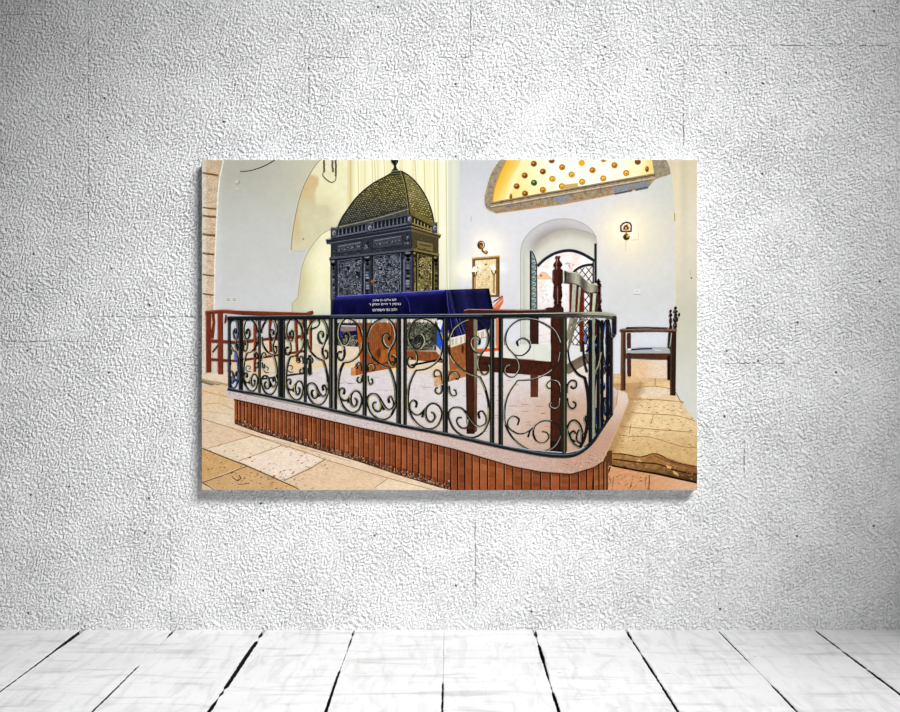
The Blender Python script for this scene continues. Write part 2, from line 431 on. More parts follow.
# curtain behind the cabinet
def c_curtain(x, y):
    f = 0.5+0.5*math.sin(x*1.25+2.2*math.sin(x*.21)+.012*y)
    f2 = 0.5+0.5*math.sin(x*.5+1.1+0.004*y)
    c = mixc((246, 241, 205), (222, 214, 165), 0.55*f*f2+.15*f2)
    c = mixc(c, (208, 211, 198), sm(442, 450, x)*.8)
    c = mixc(c, (240, 242, 226), .6*math.exp(-((x-443)/3)**2)+.35*math.exp(-((x-454)/2)**2))
    c = mixc(c, (212, 213, 214), sm(455, 462, x)*.9); c = mixc(c, (255, 248, 226), .98*min(1, 1.5*glow(x, y, 465, 270, 11)))
    c = mixc(c, (205, 208, 186), sm(232, 290, y)*.35)
    c = mixc(c, (250, 248, 228), .8*math.exp(-((x-440)/6)**2-((y-229)/2.2)**2))
    return mixc(c, (206, 176, 104), .9*math.exp(-((x-350.4)/1.1)**2))
a = Art('pictured_curtain', root, 'plain', 'pale yellow curtain hanging in tall folds')
a.patch([(348.5, 160), (462, 160), (462, 312), (340, 312), (342, 229), (348.5, 222)], c_curtain, 1.5)
for x, t in ((358, 215), (372, 190), (374.5, 190), (384, 180), (415, 182), (424, 195), (434, 230), (437.5, 240), (446, 300)):
    a.stroke([(x, 160), (x+.6, (160+t)/2), (x+1.2, t)], .7, (203, 194, 136), 1); a.stroke([(x+1.3, 160), (x+2.3, t)], .6, (250, 247, 218), 1)
a.stroke([(348.2, 160), (347.8, 216)], .8, (212, 207, 176), 1); a.done()

# main white wall on the right
LJ = [(492.7, 201.5)]
def c_mainwall(x, y):
    c = mixc((200, 201, 204), (213, 213, 217), sm(160, 215, y))
    c = mixc(c, (205, 206, 206), sm(600, 660, x)*.8)
    c = mixc(c, (201, 202, 184), sm(195, 165, y)*sm(640, 672, x)*.5+.5*sm(640, 675, x)*sm(290, 200, y))
    c = mixc(c, (206, 208, 208), sm(250, 310, y)*sm(590, 620, x))
    c = mixc(c, (214, 216, 221), sm(300, 340, y))
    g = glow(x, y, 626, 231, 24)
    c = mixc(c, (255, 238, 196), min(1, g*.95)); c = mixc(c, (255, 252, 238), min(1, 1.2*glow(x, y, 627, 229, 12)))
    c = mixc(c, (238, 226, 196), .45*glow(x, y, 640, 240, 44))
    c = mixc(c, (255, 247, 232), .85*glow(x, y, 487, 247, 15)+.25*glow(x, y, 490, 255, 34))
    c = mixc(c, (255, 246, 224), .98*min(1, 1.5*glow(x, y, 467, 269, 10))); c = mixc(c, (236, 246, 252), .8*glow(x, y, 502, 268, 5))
    n = 2*nz(x, y, .05)
    return tuple(v+n for v in c)
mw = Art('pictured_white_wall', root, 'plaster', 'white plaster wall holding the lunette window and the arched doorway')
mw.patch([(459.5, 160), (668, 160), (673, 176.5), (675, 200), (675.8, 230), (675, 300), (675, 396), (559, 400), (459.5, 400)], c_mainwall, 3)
mwo = mw.done()
def c_column(x, y):
    c = mixc((214, 202, 172), (222, 212, 190), sm(160, 220, y))
    c = mixc(c, (201, 198, 180), sm(230, 320, y)); c = mixc(c, (211, 211, 203), sm(320, 400, y))
    c = mixc(c, (232, 214, 176), .6*math.exp(-((x-677)/3)**2)*sm(320, 200, y))
    c = mixc(c, (190, 182, 158), .4*math.exp(-((x-684)/3)**2)*sm(330, 180, y))
    n = 3*nz(x, y, .07, 9); return tuple(v+n for v in c)
CB = cr([(667, 160), (671.3, 170), (673.8, 188), (675.4, 223), (675, 300), (675, 345), (675.6, 396)], 4)
a = Art('plaster_column', mwo, 'plaster', 'cream plaster column at the right edge')
a.patch(CB+[(684, 408), (697, 424), (697, 160)], c_column, 3)
a.stroke(CB[:22], .8, (226, 214, 184), 1); a.stroke([(675.4, 392), (684, 408), (697, 423.5)], 1.2, (166, 140, 104), 1)
a.stroke([(674.6, 330), (674.6, 392)], 1.0, (214, 180, 146), 1); a.done()
a = Art('wall_switch', mwo, 'plain')
a.stroke([(638.7, 232), (638.7, 239.6), (631, 240.2)], .7, (222, 196, 156)); a.stroke([(639.4, 232), (639.4, 240)], .6, (255, 250, 236))
a.done(); a = Art('wall_socket', mwo, 'plain'); a.quad(634.2, 289.3, 640.4, 294.6, (220, 220, 218)); a.stroke([(634, 294.4), (640.6, 294.4)], .9, (166, 166, 160), 1); a.stroke([(635.5, 291.3), (638.5, 291.3)], .7, (176, 174, 168), 1)
a.done(); a = Art('alarm_sensor', mwo, 'plain'); a.poly([(670, 215), (674, 213), (675, 220), (672, 221.5), (670.4, 219)], (220, 212, 182)); a.stroke([(674.5, 213), (674.8, 221)], 1, (164, 142, 92), 1)
a.done(); a = Art('wall_hook', mwo, 'plain'); a.stroke([(690.6, 270), (690.6, 276)], 1.2, (190, 190, 190)); a.disc(691.4, 278, .9, .7, (60, 54, 46), 1)
a.done(); a = Art('wall_mark', mwo, 'plain'); a.quad(470.5, 216, 471.6, 222, (190, 190, 190)); a.done()

# ---- lunette window ---------------------------------------------------
lun = Art('pictured_lunette_window', root, 'stone', 'half-round amber window with its weathered stone surround')
def c_stone(x, y):
    c = (150, 138, 116); n = 26*nz(x, y, .35)+16*nz(x, y, .9, 3); return (c[0]+n, c[1]+n, c[2]+n*.8)
OUT = cr([(499.5, 160), (493, 169), (489, 178), (485.8, 190), (484.2, 198), (484.8, 206), (488, 210), (495.5, 213.8)], 3)
lun.patch(OUT+[(560, 205), (600, 197.6), (648.7, 186.8), (655, 179.5), (670.7, 174.2), (669.5, 167), (666.5, 160)], c_stone, 2)
lun.stroke(OUT, 1, (206, 200, 180), 1)
luno = lun.done()
GI = cr([(506.5, 160), (501.5, 170), (497, 181), (494.2, 190), (492.6, 201.8)], 3)
def c_glass(x, y):
    d = glow(x, y*1.0, 585, 160, 62); c = mixc((247, 214, 112), (255, 250, 226), min(1, d*1.35))
    c = mixc(c, (246, 190, 78), .55*sm(520, 494, x)*0+0.5*sm(640, 656, x))
    n = 8*nz(x, y, .12, 6); return (c[0], c[1]+n, c[2]+n*2)
a = Art('stained_glass', luno, 'plain', 'glowing yellow glass with round amber bullseyes')
a.patch(GI+[(654, 173.2), (652, 160)], c_glass, 2)
IN = cr([(529, 160), (521, 171), (514, 183), (510, 197.5)], 3)
a.patch(GI+[(508.5, 198.4)]+[(p[0]-6, p[1]) for p in reversed(IN)], lambda x, y: mixc((240, 178, 52), (252, 226, 150), sm(493, 520, x+(y-180)*.55)), 2, 1)
a.poly([(529-8, 160), (529-2, 160), (508, 198.6), (505, 199)], (252, 234, 178), 2)
a.stroke(GI, 1.2, (204, 150, 62), 3)
zz = lambda X, Y: (480+X/4.09, 155+Y/4.09)
br, am, ye = (140, 84, 24), (196, 124, 26), (228, 170, 30)
for X, Y, c in ((220, 36, br), (293, 22, br), (183, 84, br), (257, 68, br), (336, 50, am), (416, 33, ye), (150, 128, br), (221, 114, (30, 130, 40)), (296, 98, ye),
                (375, 80, ye), (460, 62, am), (550, 42, am), (645, 28, br), (184, 158, br), (257, 143, am), (335, 128, ye), (418, 110, ye), (504, 96, ye), (598, 74, ye), (683, 58, br), (126, 170, br), (505, 17, am)):
    x, y = zz(X, Y); rx = 3.2 if X < 650 else 2.0
    if X == 126: rx = 1.4
    if y - 3.1 < 160:
        rr = [(x+rx*math.cos(t), max(160, y+3.1*math.sin(t))) for t in [2*math.pi*k/16 for k in range(16)]]
        a.poly(rr, c, 4); continue
    a.disc(x, y, rx, 3.1, (168, 112, 30) if c != (30, 130, 40) else (20, 90, 40), 4); a.disc(x+.2, y+.1, rx*.72, 2.3, c, 5)
    a.disc(x-.5, y-.8, rx*.35, .8, mixc(c, (255, 220, 130), .5), 6); a.disc(x+.4, y+.9, rx*.3, .7, mixc(c, (70, 40, 10), .4), 6)
a.poly([(564.5, 184.6), (578, 183), (578, 188.6), (564.8, 190.6)], (196, 168, 96), 5)
a.done()
a = Art('stone_sill', luno, 'stone', 'moulded stone sill under the glass')
a.patch([(489, 204), (492.7, 202), (654.5, 173.4), (656, 178), (649, 186.6), (600, 196), (560, 203.4), (495.5, 212.8)], lambda x, y: mixc((172, 150, 120), (132, 116, 94), .5+1.1*nz(x, y, .3)), 2)
a.stroke([(490, 204), (655, 175)], 1.1, (98, 84, 66), 1); a.stroke([(490.5, 206.6), (655, 177.8)], .8, (214, 196, 164), 1); a.stroke([(491, 208), (652, 180)], .8, (120, 104, 84), 1)
for x0, x1 in ((554, 569), (613, 633), (634, 649)):
    f = lambda x, o: 204.2-(x-490)*.176+o
    a.poly([(x0, f(x0, 4.6)), (x1, f(x1, 4.6)), (x1-1, f(x1, 12.5 if x0 > 600 else 11)), (x0+1.5, f(x0, 12.5 if x0 > 600 else 10))], (132, 136, 142), 2)
for x in (520, 540, 585, 600): a.stroke([(x, 206.5-(x-490)*.176), (x+1, 211-(x-490)*.176)], .6, (112, 92, 70), 2)
for k in range(9): a.stroke([(505+k*1.3, 207.5-k*.2-.8), (505.8+k*1.3, 207-k*.2+.8)], .6, (70, 84, 150), 3)
a.stroke([(495.5, 213.4), (560, 203.9), (600, 197), (649, 186.9)], .9, (196, 150, 84), 2); a.done()

# ---- arched doorway -----------------------------------------------------
dw = Art('pictured_doorway', root, 'plaster', 'deep arched doorway with open iron gates')
DO = cr([(520.5, 252), (523.3, 241), (531, 231), (542.3, 223.5), (556.3, 219.3), (570.4, 219.3), (583, 223.5), (591.5, 230.2), (596, 238), (596.8, 246)], 4)
def c_reveal(x, y):
    r = math.hypot((x-562)/1.0, (y-262)*1.02)
    c = mixc((194, 191, 191), (160, 155, 150), sm(41, 31, r)) if y < 262 else (212, 212, 198)
    c = mixc(c, (214, 214, 202), sm(238, 262, y))
    return mixc(c, (186, 190, 180), .9*math.exp(-((x-524)/2.2)**2)*sm(240, 255, y))
dw.patch([(520.5, 400)]+DO+[(597, 330), (560, 380)], c_reveal, 2.5)
dw.stroke([(520.4, 345)]+DO, .9, (176, 171, 156), 1); dw.stroke([(519.2, 345), (519.2, 252)], 1, (226, 226, 222), 1)
IB = cr([(530, 258), (536.7, 244), (552, 233.2), (570.4, 229), (588.7, 232.5), (596.5, 237)], 4)
dw.patch(IB+[(596, 262), (583, 254), (570.4, 250.4), (556, 252), (545, 258.5), (537.4, 266), (537, 345), (528, 345)], lambda x, y: mixc((178, 174, 160), (213, 211, 198), sm(0, 13, y-seg([(530, 252), (537, 244), (552, 233), (570, 229), (589, 232), (597, 237)], x))), 2, 2)
dw.stroke(IB[4:], 1.2, (170, 164, 150), 3)
dwo = dw.done()
GA = cr([(537.4, 266), (545, 258.8), (556.3, 252.6), (570.4, 250.4), (583, 254), (594.5, 260.8)], 4)
def c_street(x, y):
    c = (246, 241, 239); n = nz(x, y, .16, 8)
    c = mixc(c, (238, 218, 208), sm(.0, .45, n)*.8)
    c = mixc(c, (232, 226, 224), sm(290, 310, y))
    return c
a = Art('sunlit_street', dwo, 'street', 'bright sunlit stone seen through the doorway')
a.patch(GA+[(594.5, 345), (566, 362), (537, 358)], c_street, 2)
a.poly([(537.5, 276), (541, 271.5), (546, 272), (551.5, 278), (551.5, 279.5), (537.5, 279.5)], (232, 190, 154), 1); a.disc(541, 275.6, 1.2, 1.2, (150, 110, 80), 2)
for k in range(26): a.stroke([(540+R.uniform(-1, 8), 284+R.uniform(0, 22))]*1+[(543+R.uniform(0, 6), 284+R.uniform(0, 20))], .5, (206, 202, 206), 1) if k < 3 else a.disc(539.5+R.uniform(0, 10), 284+R.uniform(0, 18), R.uniform(.4, 1.1), .4, (190, 188, 196), 1, 6)
for k in range(16): a.disc(R.uniform(566, 574), R.uniform(262, 269), R.uniform(.5, 1.3), .6, (206, 172, 160), 1, 6)
for y in (322, 329, 336): a.stroke([(537, y+14), (551, y+12)], .5, (214, 196, 186), 1)
for k in range(12):
    qx, qy = 538+R.uniform(0, 10), 334+R.uniform(0, 9); a.quad(qx, qy, qx+1.6, qy+.7, (226, 206, 196), 3+k)
a.done()
a = Art('iron_gate_arch', dwo, 'iron', 'dark iron arch over the opening')
a.stroke([(p[0], p[1]+.2) for p in GA], 3.0, (42, 44, 50)); a.stroke([(p[0]+.2, p[1]-1.2) for p in GA], .6, (84, 88, 96), 1); a.done()
a = Art('gate_leaf', dwo, 'iron', 'left gate leaf of blue-grey ironwork, folded inwards')
LL = [(530.3, 345), (530.3, 250.5), (532, 251.4), (534.5, 256), (536.6, 263), (537.2, 345)]
a.poly(LL, (138, 150, 146)); a.stroke(LL, 1.0, (38, 44, 46), 1); a.stroke([(530.8, 252), (530.8, 345)], 1.5, (36, 44, 46), 1)
y = 258
for k in range(16):
    a.stroke([(531.5, y), (534, y+2), (536, y+1), (534, y+4.5), (531.8, y+5)], .6, (60, 74, 74), 2, 0, 3); a.disc(534.2, y+3, .7, .7, (196, 214, 206), 3, 6); y += 5.4
a.done()
a = Art('gate_leaf', dwo, 'iron', 'right gate leaf with diamond lattice')
for s in (1, -1):
    for k in range(-2, 15):
        pts = []
        for t in range(0, 41):
            x = 571+t*.58; y = 262+k*8.4+s*(x-582)*1.25
            lim = seg([(571, 276), (575, 270.5), (580, 267.2), (588, 265), (594, 264.5)], x)
            if y > lim+1 and y < 345 and x < 593.5: pts.append((x, y))
        if len(pts) > 2: a.stroke(pts[::4]+[pts[-1]], .9, (48, 52, 66))
a.stroke([(571, 276), (575, 270.8), (580, 267.3), (586, 265.3), (593.5, 264.6)], 2.6, (44, 46, 52), 1, 0, 3)
a.stroke([(593.2, 262), (593.2, 345)], 1.6, (54, 58, 62), 1); a.stroke([(595.5, 243.5), (595.5, 283)], 2.5, (44, 48, 52), 1); a.stroke([(596.7, 244), (596.7, 283)], .6, (120, 126, 126), 2)
a.stroke([(567, 345), (582, 345)], 1, (60, 62, 70), 1); a.done()

# ---- wall lamps, framed plaque -------------------------------------------
a = Art('pictured_wall_lamp', root, 'plain', 'small brass wall lamp above the gilt frame')
a.disc(481.2, 245, 3.9, 4.4, (64, 50, 60)); a.disc(481.5, 245, 2.9, 3.4, (226, 190, 150), 1); a.disc(480.9, 245.2, 2.3, 2.8, (112, 70, 34), 2); a.disc(481.2, 246, 1, 1, (206, 130, 24), 3)
a.stroke([(481.8, 248), (483, 251.5), (485.8, 253)], 1.8, (110, 74, 30), 2, 0, 3); a.disc(486, 252.4, 2.1, 2, (150, 100, 34), 3); a.disc(485.5, 251.8, .9, .8, (240, 190, 110), 4); a.done()
a = Art('pictured_wall_lamp', root, 'plain', 'brass wall lamp with an arched shade, right of the doorway')
sh_ = [(620.4, 232), (619.9, 225.6), (622.4, 223), (626, 221.4), (630.2, 222.4), (632, 225.2), (631.6, 232)]
a.poly(sh_, (70, 52, 50)); a.poly([(621.8, 230.6), (621.4, 226.2), (623.4, 224.2), (626, 223), (629.4, 223.9), (630.6, 226), (630.2, 230.6)], (246, 222, 190), 1)
a.poly([(622.6, 229.8), (624.2, 225.6), (627, 224.4), (629.2, 228), (628.4, 229.8)], (120, 78, 34), 2); a.disc(626, 228, 1, .9, (236, 180, 70), 3)
a.quad(625.2, 231.6, 627.4, 235, (196, 140, 40), 2); a.disc(626.4, 237, 3.4, 3.2, (74, 60, 20), 2); a.disc(627.6, 236.2, 1.7, 1.7, (176, 140, 40), 3); a.disc(628.2, 235.6, .7, .7, (250, 230, 150), 4)
a.stroke([(626.2, 240), (625.4, 252)], .5, (206, 196, 170), 1); a.done()
a = Art('pictured_gilt_frame', root, 'wood', 'gilt frame with lit candle lamps, left of the doorway')
a.poly([(472.3, 257.9), (499.6, 255.6), (499.6, 297), (472.3, 297)], (134, 94, 44)); a.stroke([(472.6, 258.6), (499.3, 256.3)], .8, (216, 166, 92), 1); a.stroke([(498.9, 257), (498.9, 297)], .8, (96, 60, 26), 1)
a.patch([(475.2, 260.6), (496, 259), (496, 295), (475.2, 295)], lambda x, y: mixc((230, 206, 158), (252, 244, 222), .8*glow(x, y, 478, 266, 7)+.5*glow(x, y, 493, 268, 5)+.25*nz(x, y, .5)), 1.4, 1)
for k in range(44): a.disc(R.uniform(477, 492), R.uniform(266, 291), R.uniform(.4, 1.4), .35, R.choice([(176, 146, 92), (150, 120, 70), (196, 166, 110)]), 2, 5)
a.disc(485.8, 264.5, 1.3, 1, (120, 124, 90), 3)
fo = a.done()
for x, y in ((474.6, 274), (493.8, 272)):
    a = Art('candle_lamp', fo, 'plain')
    a.poly([(x-2.2, y-2), (x-2.6, y-5), (x-.4, y-8), (x+1.4, y-5), (x+1.2, y-2)], (255, 252, 240)); a.stroke([(x-2.5, y-2), (x-1.5, y+1), (x, y+2.5), (x+1.5, y+1), (x+2, y-2)], 1.1, (80, 60, 30), 1); a.quad(x-1, y+2, x+1, 293, (140, 100, 50), 1); a.stroke([(x, y+3), (x, 293)], .5, (222, 186, 126), 2)
    a.done()
a = Art('pictured_hanging_chain', root, 'iron', 'dark chain lamp hanging in front of the vault')
for x, y1 in ((324.4, 172.5), (332.8, 171.6), (336, 177)):
    y = 160.6
    while y < y1: a.disc(x+R.uniform(-.3, .3), y, 1.05, 1.25, (60, 52, 44), 0, 7); a.disc(x, y, .4, .5, (170, 160, 130), 1, 5); y += 2.1
a.stroke([(323.6, 172), (322.8, 175), (325, 178), (329, 181.3), (332.5, 182.4), (335.6, 180), (336.2, 176)], .8, (92, 82, 66), 0, 0, 4); a.done()

# ---- carved cabinet (ark) ------------------------------------------------
ark = Art('pictured_carved_cabinet', root, 'carved', 'tall dark carved cabinet with a domed top')
def c_front(x, y): n = 22*nz(x, y, .5)+14*nz(x, y, 1.2, 3); return (50+n, 52+n, 62+n)
def c_side(x, y): n = 26*nz(x, y, .5)+16*nz(x, y, 1.2, 3); return (80+n, 72+n, 46+n*.7)
ark.patch([(331.5, 241), (413.5, 228), (414.5, 300), (414.5, 330), (331.5, 345)], c_front, 1.6)
ark.patch([(413.5, 228), (438.3, 236), (437.8, 300), (437, 330), (414.5, 330)], c_side, 1.6)
arko = ark.done()
def scrolls(a, pts_in, cols, n, r0, r1, z, rr):
    for k in range(n):
        x, y = pts_in(rr)
        r = rr.uniform(r0, r1); t0 = rr.uniform(0, 6.28); s = rr.choice((-1, 1)); c = rr.choice(cols)
        a.stroke([(x+(r*(1-j/9))*math.cos(t0+s*j*.85), y+(r*(1-j/9))*math.sin(t0+s*j*.85)*.95) for j in range(8)], rr.uniform(.45, .8), c, z)
# doors and their carving
def panel_art(name, x0, t0, x1, t1, b, light, dark, label=None):
    a = Art(name, arko, 'carved', label)
    a.patch([(x0, t0), (x1, t1), (x1, b), (x0, b)], lambda x, y: tuple(v+16*nz(x, y, .8) for v in dark), 2)
    yt = lambda x: lerp(t0, t1, (x-x0)/(x1-x0))
    def pk(rr):
        x = rr.uniform(x0+2, x1-2); return (x, rr.uniform(yt(x)+3, b-1))
    n = int((x1-x0)*(b-(t0+t1)/2)/5.2)
    scrolls(a, pk, [(20, 22, 28), (26, 28, 34)], n, 1.2, 2.8, 1, R)
    scrolls(a, pk, [light, mixc(light, (255, 255, 255), .25), mixc(light, dark, .4)], n, 1.2, 2.9, 2, R)
    fr = [(x0, b), (x0, t0), (x1, t1), (x1, b)]
    a.stroke(fr, 1.1, mixc(dark, (0, 0, 0), .5), 3); a.stroke([(p[0]+(.9 if p[0] == x0 else -.9), p[1]+(1 if p[1] != b else 0)) for p in fr], .5, light, 3)
    return a.done()
panel_art('carved_door', 337.3, 259.9, 362, 256.6, 299, (120, 126, 142), (52, 55, 66))
panel_art('carved_door', 373, 255.4, 401.6, 252.2, 299, (122, 128, 144), (52, 55, 66))
panel_art('carved_side_panel', 417, 252.8, 432.4, 256.6, 299, (178, 160, 92), (74, 66, 38), 'golden-lit carved side panel')
for x0, x1, t, c, l in ((330.6, 336.2, 258.5, (58, 60, 70), (112, 116, 128)), (363, 371.6, 254, (62, 66, 78), (128, 134, 150)), (402.6, 413.2, 249.5, (66, 70, 82), (130, 136, 152)), (413.6, 416.4, 250, (92, 82, 48), (168, 150, 84)), (433, 439, 254.5, (64, 58, 40), (130, 116, 72))):
    a = Art('pilaster', arko, 'carved')
    a.quad(x0, t, x1, 300, c); m_ = (x0+x1)/2
    a.stroke([(x0+.5, t), (x0+.5, 300)], .6, mixc(c, (0, 0, 0), .6), 1); a.stroke([(x1-.5, t), (x1-.5, 300)], .6, mixc(c, (0, 0, 0), .6), 1); a.stroke([(x0+1.4, t+10), (x0+1.4, 300)], .7, l, 1)
    a.disc(m_, t+4, (x1-x0)*.45, 4, mixc(c, (0, 0, 0), .4), 2); a.disc(m_-.4, t+2.8, (x1-x0)*.3, 1.5, l, 3); a.disc(m_, t+9, (x1-x0)*.35, 4, mixc(c, l, .35), 2); a.disc(m_+.3, t+10, (x1-x0)*.2, 2, (24, 24, 30), 3)
    y = t+16
    while y < 298: a.disc(m_+R.uniform(-.5, .5), y, (x1-x0)*.22, 1.1, R.choice([l, (26, 27, 33), mixc(c, l, .5)]), 2, 7); y += 2.6
    a.done()
a = Art('keyhole', arko, 'plain', 'copper keyhole plate'); a.disc(372.2, 281.4, 1.3, 1.7, (160, 96, 50)); a.disc(372.2, 284.8, .8, 1.2, (120, 72, 44)); a.done()
a = Art('frieze', arko, 'carved', 'panelled frieze below the cornice')
a.poly([(331, 244), (411, 231.5), (412.5, 250.5), (331, 260)], (54, 56, 66)); a.poly([(411, 231.5), (438.6, 238.4), (438.6, 255.5), (413.5, 250)], (84, 76, 48))
for k in range(150):
    x = R.uniform(333, 436); y = (246-(x-331)*.158+R.uniform(0, 13)) if x < 411 else 236+(x-411)*.26+R.uniform(0, 14); a.disc(x, y, R.uniform(.4, 1.1), R.uniform(.3, .6), R.choice([(108, 112, 124), (26, 27, 33), (34, 35, 42), (84, 88, 98)] if x < 411 else [(140, 126, 82), (46, 40, 26), (108, 98, 62)]), 1, 5)
for x0, x1, o in ((336.6, 361.5, 0), (372.5, 402, 0)):
    yt = lambda x: 245.4-(x-331)*.158; yb = lambda x: 254.2-(x-331)*.125
    a.poly([(x0, yt(x0)), (x1, yt(x1)), (x1, yb(x1)), (x0, yb(x0))], (74, 77, 90), 1); a.stroke([(x0, yb(x0)), (x0, yt(x0)), (x1, yt(x1)), (x1, yb(x1)), (x0, yb(x0))], .7, (28, 29, 36), 2)
    a.stroke([(x0+2, yt(x0)+2), (x1-1, yt(x1)+2)], .6, (128, 132, 146), 2); a.stroke([(x0+2, (yt(x0)+yb(x0))/2+.8), (x1-1, (yt(x1)+yb(x1))/2+.8)], 1.5, (50, 50, 58), 2)
    for k in range(20): t = R.random(); a.disc(lerp(x0+2, x1-2, t), lerp((yt(x0)+yb(x0))/2, (yt(x1)+yb(x1))/2, t)+R.uniform(.2, 1.4), .7, .5, (132, 134, 144), 3, 5)
for x, y in ((366.5, 246), (407, 240)):
    a.quad(x-3.6, y-6, x+3.6, y+6, (60, 62, 74), 2)
    for k in range(9): a.disc(x+R.uniform(-2.4, 2.4), y+R.uniform(-5, 5), 1, 1, R.choice([(124, 128, 140), (30, 31, 38), (96, 100, 112)]), 3, 6)
a.poly([(417, 240), (433, 243.4), (433, 251.6), (417, 248.5)], (124, 110, 66), 1); a.stroke([(417, 248.5), (417, 240), (433, 243.4), (433, 251.6), (417, 248.5)], .7, (54, 46, 26), 2); a.stroke([(420, 244.4), (431, 246.6)], 1.4, (84, 72, 40), 2)
a.stroke([(329.6, 258.4), (413.8, 249.6)], 2.0, (84, 88, 102), 3); a.stroke([(329.6, 260), (413.8, 251.4)], 1.0, (24, 25, 30), 3); a.stroke([(413.8, 249.8), (439.3, 255)], 2, (128, 114, 70), 3); a.stroke([(414, 251.6), (439, 256.6)], 1, (40, 34, 20), 3)
a.done()
a = Art('cornice', arko, 'carved', 'projecting cornice')
a.poly([(325.8, 239.4), (411, 225.6), (411.5, 231.6), (334, 244.6), (327.2, 243.8)], (56, 59, 72)); a.poly([(411, 225.6), (441.3, 234.8), (440, 238.6), (411.5, 231.6)], (110, 96, 62))
a.stroke([(326, 239.6), (411, 225.8)], 1.1, (142, 148, 166), 1); a.stroke([(327, 241.8), (411.3, 228.3)], .9, (34, 36, 44), 1); a.stroke([(328, 243.4), (411.4, 230)], .6, (110, 114, 130), 1)
a.stroke([(411, 225.8), (441.2, 235)], 1.0, (186, 166, 112), 1); a.stroke([(411.4, 228.4), (440.6, 237)], .9, (48, 40, 24), 1); a.done()
a = Art('balustrade', arko, 'carved', 'row of small turned balusters around the dome')
a.poly([(331, 228), (411, 212.5), (411.4, 226), (331, 239.5)], (30, 32, 40)); a.poly([(411, 212.5), (436.5, 226), (437.5, 233.8), (411.4, 226)], (42, 38, 26))
x = 338.6
while x < 409:
    t = 229.6-(x-338)*.192; b = 236.6-(x-338)*.178
    a.quad(x-.65, t, x+.75, b, (70, 73, 84), 1); a.disc(x, (t+b)/2+.6, 1.0, 1.6, (84, 88, 100), 2, 7); a.quad(x-.15, t+.6, x+.2, b, (124, 128, 140), 3); x += 3.9
x = 414.5
while x < 434:
    t = 217.4+(x-412)*.5; b = 224+(x-412)*.4
    a.quad(x-.6, t, x+.7, b, (128, 114, 66), 1); a.quad(x-.1, t+.5, x+.4, b, (176, 160, 100), 2); x += 3.3
a.stroke([(331, 230.2), (338, 228.2), (411, 213.6)], 2.4, (78, 82, 92), 4); a.stroke([(338, 226.8), (410, 212.2)], .7, (140, 142, 140), 5); a.stroke([(331, 237.6), (411, 223)], 1.8, (96, 100, 118), 4); a.stroke([(331, 239), (411, 224.6)], .6, (30, 31, 38), 5)
a.stroke([(411, 213.8), (436, 227)], 2.2, (112, 100, 58), 4); a.stroke([(411.4, 223.2), (437, 232)], 1.6, (140, 122, 72), 4)
for x, y in ((334, 233.5), (369.8, 228.4), (409.6, 219.5), (434.8, 228.5)):
    a.quad(x-2.6, y-5.5, x+2.6, y+4.8, (74, 78, 88), 5); a.disc(x, y-.5, 1.6, 2.4, (150, 152, 156), 6); a.disc(x+.4, y, .8, 1.3, (50, 52, 58), 7); a.stroke([(x-3, y-5.8), (x+3, y-5.9)], 1, (130, 134, 140), 6)
a.done()
# dome
DLF = cr([(338.2, 226.5), (341.5, 219), (346.2, 211.6), (356.9, 197.3), (371, 184.9), (385.3, 176.9), (393, 172.6), (401.3, 171.2)], 4)
DRD = cr([(401.3, 171.2), (404.6, 181), (407.2, 195.6), (408.6, 206), (409, 214)], 4)
DRT = cr([(401.3, 171.2), (410, 176.6), (419, 186), (426.2, 197.6), (431.6, 211), (434, 223)], 4)
dome = Art('dome', arko, 'dome', 'dome covered in small dull gold scales')
dome.patch(DLF+DRD[1:]+[(375, 220.5)], lambda x, y: mixc(tuple(v+22*nz(x, y, .4) for v in (104, 97, 58)), (66, 66, 60), sm(188, 222, y-(x-338)*-.02+(370-x)*.1)*.75), 1.8)
dome.patch(DRT+list(reversed(DRD[1:])), lambda x, y: mixc(tuple(v+18*nz(x, y, .4) for v in (130, 120, 74)), (92, 86, 46), sm(196, 222, y)), 1.8)
def inpoly(pts, x, y):
    r = False; j = len(pts)-1
    for i in range(len(pts)):
        if (pts[i][1] > y) != (pts[j][1] > y) and x < (pts[j][0]-pts[i][0])*(y-pts[i][1])/(pts[j][1]-pts[i][1])+pts[i][0]: r = not r
        j = i
    return r
LFP = DLF+DRD[1:]; RTP = DRT+list(reversed(DRD[1:]))
row = 0; y = 172.0
while y < 240:
    x = 338.0+(row % 2)*1.25
    while x < 410:
        yy = y-(x-338)*.185
        if inpoly(LFP, x, yy) and inpoly(LFP, x-1.2, yy) and inpoly(LFP, x+1.2, yy+1):
            g = sm(186, 218, yy+(370-x)*.12)
            dome.stroke([(x-1.1, yy-.3), (x, yy+.7), (x+1.1, yy-.5)], .6, mixc((40, 36, 16), (34, 35, 36), g), 1)
            if R.random() < .75: dome.disc(x+R.uniform(-.3, .3), yy-.7, .75, .45, mixc(R.choice([(172, 162, 104), (148, 138, 82), (190, 180, 122)]), (122, 124, 116), g), 2, 6)
        x += 2.5
    y += 1.95; row += 1
row = 0; y = 160.0
while y < 226:
    x = 402+(row % 2)*1.2
    while x < 434:
        yy = y+(x-402)*.30
        if inpoly(RTP, x, yy) and inpoly(RTP, x+1.2, yy) and inpoly(RTP, x-1.1, yy):
            dome.stroke([(x-1.1, yy-.4), (x, yy+.6), (x+1.1, yy+.2)], .5, (80, 72, 34), 1)
            if R.random() < .7: dome.disc(x, yy-.7, .8, .5, R.choice([(190, 176, 112), (168, 154, 90), (204, 192, 132)]), 2, 6)
        x += 2.5
    y += 2.2; row += 1
